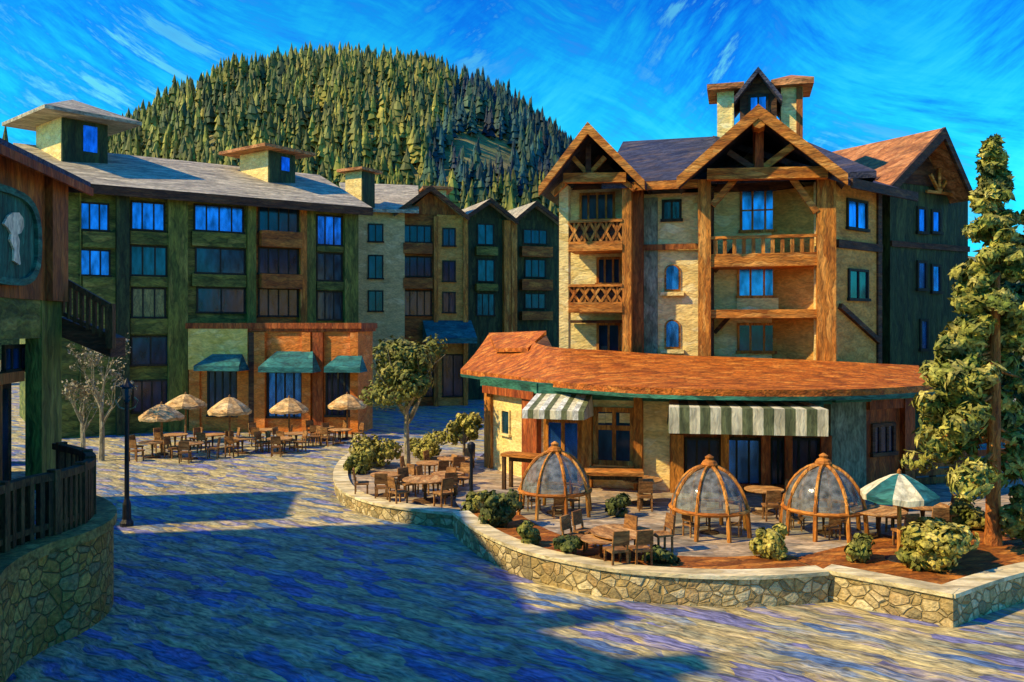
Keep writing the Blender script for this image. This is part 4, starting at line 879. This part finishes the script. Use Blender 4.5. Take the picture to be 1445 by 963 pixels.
# tree terrace tables
tg='round tables on the tree terrace'; cg='stools and chairs on the tree terrace'
tt=[((545,669),.65,'round orange topped table nearest the round tree trunk, by the low wall'),((600,676),.9,'largest round table on the tree terrace, nearest the low stone wall'),((632,668),.65,'round table between the largest table and the bushes, near the dark post'),((606,653),.6,'small round table behind the tree trunk on the tree terrace'),((640,646),.75,'round table farthest back on the tree terrace, under the small round tree')]
for (px,py),r,lab in tt:
    z=.46; p=P(px,py,(CAMZ-z-.9)*F_PX/(py-HY)); d=dup(tb0,(p.x,p.y,z),R.uniform(0,6),lab,1.0); d['group']=tg; d.scale=(r/.75*1.02,r/.75*1.02,1)
    for k in range(3 if r<.85 else 4):
        a=R.uniform(0,.7)+k*(2.1 if r<.85 else 1.57)+.5; q=(p.x+(r+.35)*math.cos(a),p.y+(r+.35)*math.sin(a),z)
        e=dup(ch0,q,a-math.pi/2,'brown wooden cafe chair at the round tables around the tree trunk',1.15); e['group']=cg
# dome terrace tables
dg='tables on the dome terrace'; dc='chairs on the dome terrace'
for (px,py),r,lab,h in [((878,750),.95,'low broad wooden table in front of the first two domes, by the bark strip',.7),((848,760),.6,'small low round table beside the broad wooden table, near the first dome',.6),((906,676),.78,'round table with a pale top against the cream wall behind the domes',.95),((1078,690),.7,'round table before the glass front, between the second and third dome',.9),((1240,720),.85,'round table just under the teal and cream parasol',.9),((1302,712),.8,'round table right of the teal and cream parasol, before the pine',.9)]:
    z=.70; p=P(px,py,(CAMZ-z-h)*F_PX/(py-HY)); d=dup(tb0,(p.x,p.y,z),R.uniform(0,6),lab); d['group']=dg; d.scale=(r/.75,r/.75,h/.9)
    for k in range(3):
        a=R.uniform(0,.7)+k*2.1+.3; q=(p.x+(r+.35)*math.cos(a),p.y+(r+.35)*math.sin(a),z)
        if q[1]>33.2: continue
        e=dup(ch0,q,a-math.pi/2,'brown wooden chair at a round table on the dome terrace',1.1); e['group']=dc
# long table by the window and sideboard by the cream wall
def long_table(p,L,Wd,h,rz,label,name='long_table',cat='table'):
    t=thing(name,label,cat,p); t.rotation_euler=(0,0,rz); o=Vector(p)
    mb=MB(); mb.box(o.x-L/2,o.x+L/2,o.y-Wd/2,o.y+Wd/2,o.z+h-.12,o.z+h); mb.build('table_top',M['timber'],t)
    for sx in (-1,1):
        for sy in (-1,1):
            mb=MB(); x=o.x+sx*(L/2-.12); y=o.y+sy*(Wd/2-.1); mb.box(x-.07,x+.07,y-.07,y+.07,o.z,o.z+h-.123); mb.build('leg',M['rail'],t)
    mb=MB(); mb.box(o.x-L/2+.2,o.x+L/2-.2,o.y-.03,o.y+.03,o.z+h-.35,o.z+h-.125); mb.build('apron',M['rail'],t); return t
p=P(866,664,32.0); p.z=.7; long_table(p,2.2,1.0,1.35,-.1,'long orange wooden table under the restaurant window')
p=P(741,638,35.2); p.z=.7; long_table(p,1.9,.8,1.5,-.5,'brown wooden side table against the cream wall beside the door','side_table')

# dining domes
def dome(px,py_top,py_ring,py_base,hw,label,group):
    p=G(px,py_base,.70); D=p.y; r=hw/F_PX*D; zt=CAMZ-(py_top-HY)/F_PX*D; zr=CAMZ-(py_ring-HY)/F_PX*D; o=Vector((p.x,p.y,0)); zb=.70
    t=thing('dining_dome',label,'dome',(p.x,p.y,zb),group); n=8
    def pr(s):          # profile along a rib: s 0 base .. 1 crown
        z=zb+(zt-zb)*s; k=(zr-zb)/(zt-zb)
        if s<k: rr=r*(1.0-.06*s/k)
        else: x=(s-k)/(1-k); rr=r*.94*math.sqrt(max(0,1-x**1.7))
        return max(rr,.1),z
    ss=[0,.2,.4,.5,.6,.7,.8,.88,.94,.98,1.0]
    for i in range(n):
        a=i*2*math.pi/n+.25; mb=MB(); pts=[o+Vector((pr(s)[0]*math.cos(a),pr(s)[0]*math.sin(a),pr(s)[1])) for s in ss]; mb.tube(pts,[.075]*3+[.062]*8,6); mb.build('rib',M['timberv'],t)
    for z,rr in ((zr,r*.95),):
        mb=MB(); mb.tube([o+Vector((rr*math.cos(i*2*math.pi/24),rr*math.sin(i*2*math.pi/24),z)) for i in range(25)],[.07]*25,6); mb.build('ring_beam',M['timber'],t)
    k0=(zr-zb)/(zt-zb); sp_=[k0+(1-k0)*j/7 for j in range(8)]; m=24
    for g in range(n):
        mb=MB(); V=[]
        for s in sp_:
            for i in range(4):
                a=.25+(g+i/3)*2*math.pi/n; rr,z=pr(s); V.append(o+Vector((rr*.985*math.cos(a),rr*.985*math.sin(a),z-.01)))
        mb.add(V,[[j*4+i,j*4+i+1,(j+1)*4+i+1,(j+1)*4+i] for j in range(7) for i in range(3)]); mb.build('panel',M['clear'],t,smooth=True)
    for g in (1,2,3):
        mb=MB(); V=[]
        for s in (.03,k0*.97):
            for i in range(4):
                a=.25+(g+i/3)*2*math.pi/n; rr,z=pr(s); V.append(o+Vector((rr*.985*math.cos(a),rr*.985*math.sin(a),z)))
        mb.add(V,[[i,i+1,5+i,4+i] for i in range(3)]); mb.build('lower_panel',M['clear'],t)
    mb=MB(); mb.lathe([(.22,zt-.06),(.28,zt+.04),(.22,zt+.14),(.12,zt+.2),(.15,zt+.28),(.03,zt+.36)],10,o); mb.build('finial',M['timber'],t)
    return t,o,r
dgp='wooden ribbed dining domes'
for i,(px,pt,pr_,pb_,hw,lab) in enumerate(((783,637,691,724,53,'dining dome with clear panels nearest the door awning and the dark post'),(1001,657,716,752,57,'middle dining dome, in front of the left end of the glass shop front'),(1162,655,716,752,58,'dining dome nearest the teal and cream parasol'))):
    t,o,r=dome(px,pt,pr_,pb_,hw,lab,dgp)
    d=dup(tb0,(o.x,o.y,.70),0,('round table inside the dining dome nearest the door awning','round table inside the middle dining dome','round table inside the dining dome nearest the striped parasol')[i]); d['group']='tables inside the domes'; d.scale=(.75,.75,.8)
    for k in range(3):
        a=k*2.1+.6+i; e=dup(ch0,(o.x+.82*math.cos(a),o.y+.82*math.sin(a),.70),a-math.pi/2,('wooden chair inside the dining dome nearest the door awning','wooden chair inside the middle dining dome','wooden chair inside the dining dome nearest the striped parasol')[i],.8); e['group']='chairs inside dome '+('by the door','in the middle','by the parasol')[i]

# lamp posts
p=G(179,742); H=CAMZ-(545-HY)/F_PX*p.y
t=thing('street_lamp','tall dark iron street lamp standing on the plaza beside the curved stone wall','lamp',(p.x,p.y,0)); o=Vector((p.x,p.y,0))
mb=MB(); mb.lathe([(.24,0),(.24,.12),(.16,.25),(.15,.8),(.09,1.0),(.075,H-.7),(.1,H-.62)],10,o); mb.build('pole',M['iron'],t)
mb=MB(); mb.lathe([(.06,H-.62),(.14,H-.5),(.2,H-.1),(.14,H),(.0,H+.02)],8,o); mb.build('lantern',M['glassteal'],t)
mb=MB(); mb.lathe([(.26,H-.03),(.12,H+.12),(.03,H+.28),(0,H+.3)],8,o); mb.build('cap',M['iron'],t)
mb=MB(); mb.tube([o+Vector((0,0,H-.9)),o+Vector((-.3,0,H-.8)),o+Vector((-.42,0,H-.55)),o+Vector((-.28,0,H-.42))],[.03]*4,6); mb.tube([o+Vector((0,0,H-.9)),o+Vector((.3,0,H-.8)),o+Vector((.42,0,H-.55)),o+Vector((.28,0,H-.42))],[.03]*4,6); mb.build('scroll_bracket',M['palebark'],t)
p=G(665,724,.62); o=Vector((p.x,p.y,.5)); t=thing('post_light','short dark iron post light between the tree terrace and the first dome','lamp',o)
mb=MB(); mb.lathe([(.16,0),(.12,.15),(.07,.3),(.06,2.3),(.1,2.36)],8,o); mb.build('pole',M['iron'],t)
mb=MB(); mb.lathe([(.1,2.36),(.15,2.5),(.15,2.65),(.05,2.74),(0,2.75)],8,o); mb.build('lantern',M['iron'],t)
# ------------------------------------------------------------------ trees and shrubs
def limb(mb,a,d,L,r,depth,q,spread=.55,tips=None,n=6):
    pts=[Vector(a)]; rs=[r]; d=Vector(d).normalized()
    for k in range(4):
        d=(d+Vector((q.uniform(-1,1),q.uniform(-1,1),q.uniform(-.3,.7)))*.14).normalized(); pts.append(pts[-1]+d*L/4); rs.append(r*(1-.12*(k+1)))
    mb.tube(pts,rs,n)
    if depth==0:
        if tips is not None: tips.append(pts[-1])
        return
    for k in range(q.choice((2,3))):
        e=(d+Vector((q.uniform(-1,1),q.uniform(-1,1),q.uniform(-.2,.6)))*spread).normalized(); limb(mb,pts[-1 if k else -2],e,L*q.uniform(.6,.8),rs[-1]*.72,depth-1,q,spread,tips,max(4,n-1))
def leafcloud(mb,cs,count,size,q,flat=1.0,asp=1.6):
    for _ in range(count):
        ctr,r=q.choice(cs); ctr=Vector(ctr)
        v=Vector((q.gauss(0,1),q.gauss(0,1),q.gauss(0,1))).normalized(); rr=r*q.uniform(.55,1.05)
        p=ctr+Vector((v.x*rr,v.y*rr,v.z*rr*flat)); nn=(v+Vector((q.uniform(-.6,.6),q.uniform(-.6,.6),q.uniform(-.3,.6))))
        mb.dab(p,nn,size*q.uniform(.45,1.35),asp=asp)
# tall pine
q=random.Random(5); p=G(1401,768,.74); o=Vector((p.x,p.y,.72)); Ht=CAMZ+(HY-198)/F_PX*p.y-.72
t=thing('tall_pine','tall pine with an orange trunk and clumpy yellow green needles, standing in the bark bed','tree',o)
mb=MB(); mb.tube([o-Vector((0,0,.05)),o+Vector((0,0,.5)),o+Vector((.05,0,Ht*.4)),o+Vector((.1,0,Ht*.75)),o+Vector((.12,0,Ht*.97))],[.3,.22,.18,.1,.03],10)
cl=[]; zlo=2.1
for k in range(135):
    s=q.random()**.85; z=zlo+(Ht-zlo)*s; rad=2.2*(1-s)**.95*q.uniform(.5,1.1)+.08; a=q.uniform(0,6.28) if s>.45 else q.uniform(.2,4.0)
    e=o+Vector((math.cos(a)*rad,math.sin(a)*rad,z-.25*rad)); st0=o+Vector((.08*s,0,min(z+.15*rad,Ht*.96)))
    mb.tube([st0,st0.lerp(e,.5)+Vector((0,0,.1)),e],[.06*(1.2-s),.04,.02],5); cl.append((e,.5*(1-s)+.13)); cl.append((st0.lerp(e,.6),.45*(1-s)+.13))
mb.build('trunk',M['bark'],t)
mb=MB(); leafcloud(mb,cl,19000,.12,q,.7,3.6); mb.build('crown',M['pine'],t)
# round tree on the terrace
q=random.Random(8); p=G(574,668,.46); o=Vector((p.x,p.y,.46)); t=thing('round_tree','round olive green tree with a pale forked trunk on the tree terrace','tree',o)
mb=MB(); tips=[]; mb.tube([o,o+Vector((.03,0,.9)),o+Vector((-.02,0,2.2)),o+Vector((.0,0,2.9))],[.19,.14,.12,.11],8)
for k in range(8):
    a=k*.785+q.uniform(-.2,.2); limb(mb,o+Vector((0,0,2.3+.09*k)),(math.cos(a)*.62,math.sin(a)*.62,1),1.75,.075,2,q,.45,tips)
mb.build('trunk',M['palebark'],t)
c0=o+Vector((-.03,0,4.95)); cl=[(c0+Vector((q.uniform(-1,1)*1.35,q.uniform(-1,1)*1.35,q.uniform(-1,1)*1.2)),q.uniform(.55,.95)) for _ in range(26)]
mb=MB(); leafcloud(mb,cl,3300,.14,q,.9,2.2); mb.build('crown',M['leaf'],t)
# pale bare trees at the left
def bare(px,py,hpy,label,seed,sp):
    q=random.Random(seed); p=G(px,py); o=Vector((p.x,p.y,0)); H=CAMZ-(hpy-HY)/F_PX*p.y; t=thing('bare_tree',label,'tree',o)
    mb=MB(); tips=[]; mb.tube([o,o+Vector((.05,0,H*.25)),o+Vector((0,0,H*.5))],[.17,.13,.1],7)
    for k in range(7):
        a=k*.9+q.uniform(-.3,.3); limb(mb,o+Vector((0,0,H*(.3+.05*k))),(math.cos(a)*sp,math.sin(a)*sp,1),H*.24,.07,3,q,.6,tips,5)
    mb.build('trunk',M['palebark'],t)
    mb=MB(); leafcloud(mb,[(x,.25) for x in tips],len(tips)*5,.09,q,1,2.2); mb.build('crown',M['palebark'],t)  # bud flecks at the twig tips, no leaves
bare(143,650,498,'pale leafless tree standing at the edge of the sunlit plaza beyond the railing',3,.55)
bare(116,648,548,'smaller pale leafless tree partly behind the green column',4,.5)
# small round tree by the post light, shrubs
def shrub(px,py,gz,hw,h,mat,label,seed,n=900,size=.15,trunk=0.0,name='shrub',group=None):
    q=random.Random(seed); p=G(px,py,gz); o=Vector((p.x,p.y,gz)); r=hw/F_PX*p.y; t=thing(name,label,'shrub' if name=='shrub' else 'tree',o,group)
    mb=MB(); 
    if trunk: mb.tube([o,o+Vector((0,0,trunk+.4))],[.1,.07],6)
    cs=[]
    for k in range(11):
        a=q.uniform(0,6.28); e=o+Vector((math.cos(a)*r*.8*q.random()**.5,math.sin(a)*r*.7*q.random()**.5,trunk+h*q.uniform(.12,.7))); cs.append((e,r*q.uniform(.25,.58)))
        mb.tube([o+Vector((0,0,trunk)),(o+Vector((0,0,trunk))).lerp(e,.6),e],[.05,.035,.02],5)
    mb.build('stem' if not trunk else 'trunk',M['browntwig'],t)
    mb=MB(); leafcloud(mb,cs,n,size,q,min(1.1,h/(2*r)*1.2),1.7); mb.build('foliage' if not trunk else 'crown',M[mat],t); return t
shrub(528,660,.46,34,1.7,'bush','yellow green bush spilling over the end of the low rounded wall',11,1200)
shrub(505,668,.46,22,1.2,'leaf','olive bush at the tip of the low rounded wall, below the yellow green one',12,700)
shrub(604,648,.46,30,1.6,'bush','yellow green bush behind the tree trunk on the tree terrace',13,1000)
shrub(655,652,.46,27,1.7,'bush','small round yellow green tree just left of the restaurant corner',14,1300,trunk=1.0,name='small_tree')
shrub(703,742,.72,27,1.3,'darkbush','dark green bush between the post light and the first dome',15,1000)
shrub(670,722,.72,18,.9,'leaf','small olive bush at the foot of the post light',16,500,.13)
shrub(1086,785,.74,24,1.1,'bush','olive bush between the second and third dome on the bark strip',17,900,.13)
shrub(742,768,.74,20,.7,'leaf','low olive clump on the bark strip below the first dome',21,600,.12)
shrub(800,783,.74,22,.6,'darkbush','low dark green clump on the bark strip before the broad table',22,600,.12)
shrub(930,792,.74,24,.5,'darkbush','low dark green clump on the bark strip before the middle dome',23,600,.12)
shrub(1210,790,.74,22,.8,'leaf','olive clump on the bark strip between that dome and the striped parasol',26,600,.12)
shrub(870,728,.72,20,.9,'darkbush','dark green potted-size bush between the first dome and the broad table',27,700,.12)
shrub(1365,745,.76,30,1.2,'leaf','olive bush left of the pine trunk, behind the broad yellow green bush',28,1000,.15)
shrub(1328,800,.76,56,1.5,'bush','broad yellow green bush between the striped parasol and the tall pine',18,2000,.16)
shrub(1296,800,.76,30,.8,'leaf','low olive bush against the foot of the striped parasol pole',19,700,.14)
shrub(1458,770,.76,40,2.3,'leaf','leafy olive bush beyond the pine trunk at the edge of the view',20,1500,.17)
# dark trees beyond the wing
for i,(px,D,h,lab) in enumerate(((1452,50,14.5,'dark green conifer behind the tall pine, beyond the green wing'),(1412,58,12.0,'bluish dark conifer between the green wing and the tall pine'),(1510,44,13,'dark conifer standing farther out beyond the tall pine'))):
    q=random.Random(40+i); p=P(px,HY,D); o=Vector((p.x,p.y,0)); t=thing('dark_conifer',lab,'tree',o)
    mb=MB(); mb.tube([o,o+Vector((0,0,h*.5)),o+Vector((0,0,h*.97))],[.28,.18,.03],7); mb.build('trunk',M['browntwig'],t)
    cl=[]
    for k in range(60):
        s=q.random()**.9; a=q.uniform(0,6.28); rad=3.0*(1-s)**.8*q.uniform(.3,1)+.1; cl.append((o+Vector((math.cos(a)*rad,math.sin(a)*rad,1.2+(h-1.2)*s)),.75*(1-s)+.25))
    mb=MB(); leafcloud(mb,cl,2600,.36,q,.8,1.8); mb.build('crown',M['darkbush'],t)
# timber fence closing the terrace beyond the parasol
a,b=P(1288,HY,36.2),P(1500,HY,38.5); a.z=b.z=.7
t=thing('timber_fence','low red brown timber fence beyond the striped parasol','fence',a)
for k in range(9):
    x=a.lerp(b,k/8); mb=MB(); mb.box(x.x-.1,x.x+.1,x.y-.1,x.y+.1,.6,2.3); mb.build('post',M['darktimber'],t)
mb=MB()
for z in (.9,1.25,1.6,1.95): mb.bar(a+Vector((0,-.13,z-.7)),b+Vector((0,-.13,z-.7)),.05,.28)
mb.build('boards',M['redwood'],t)
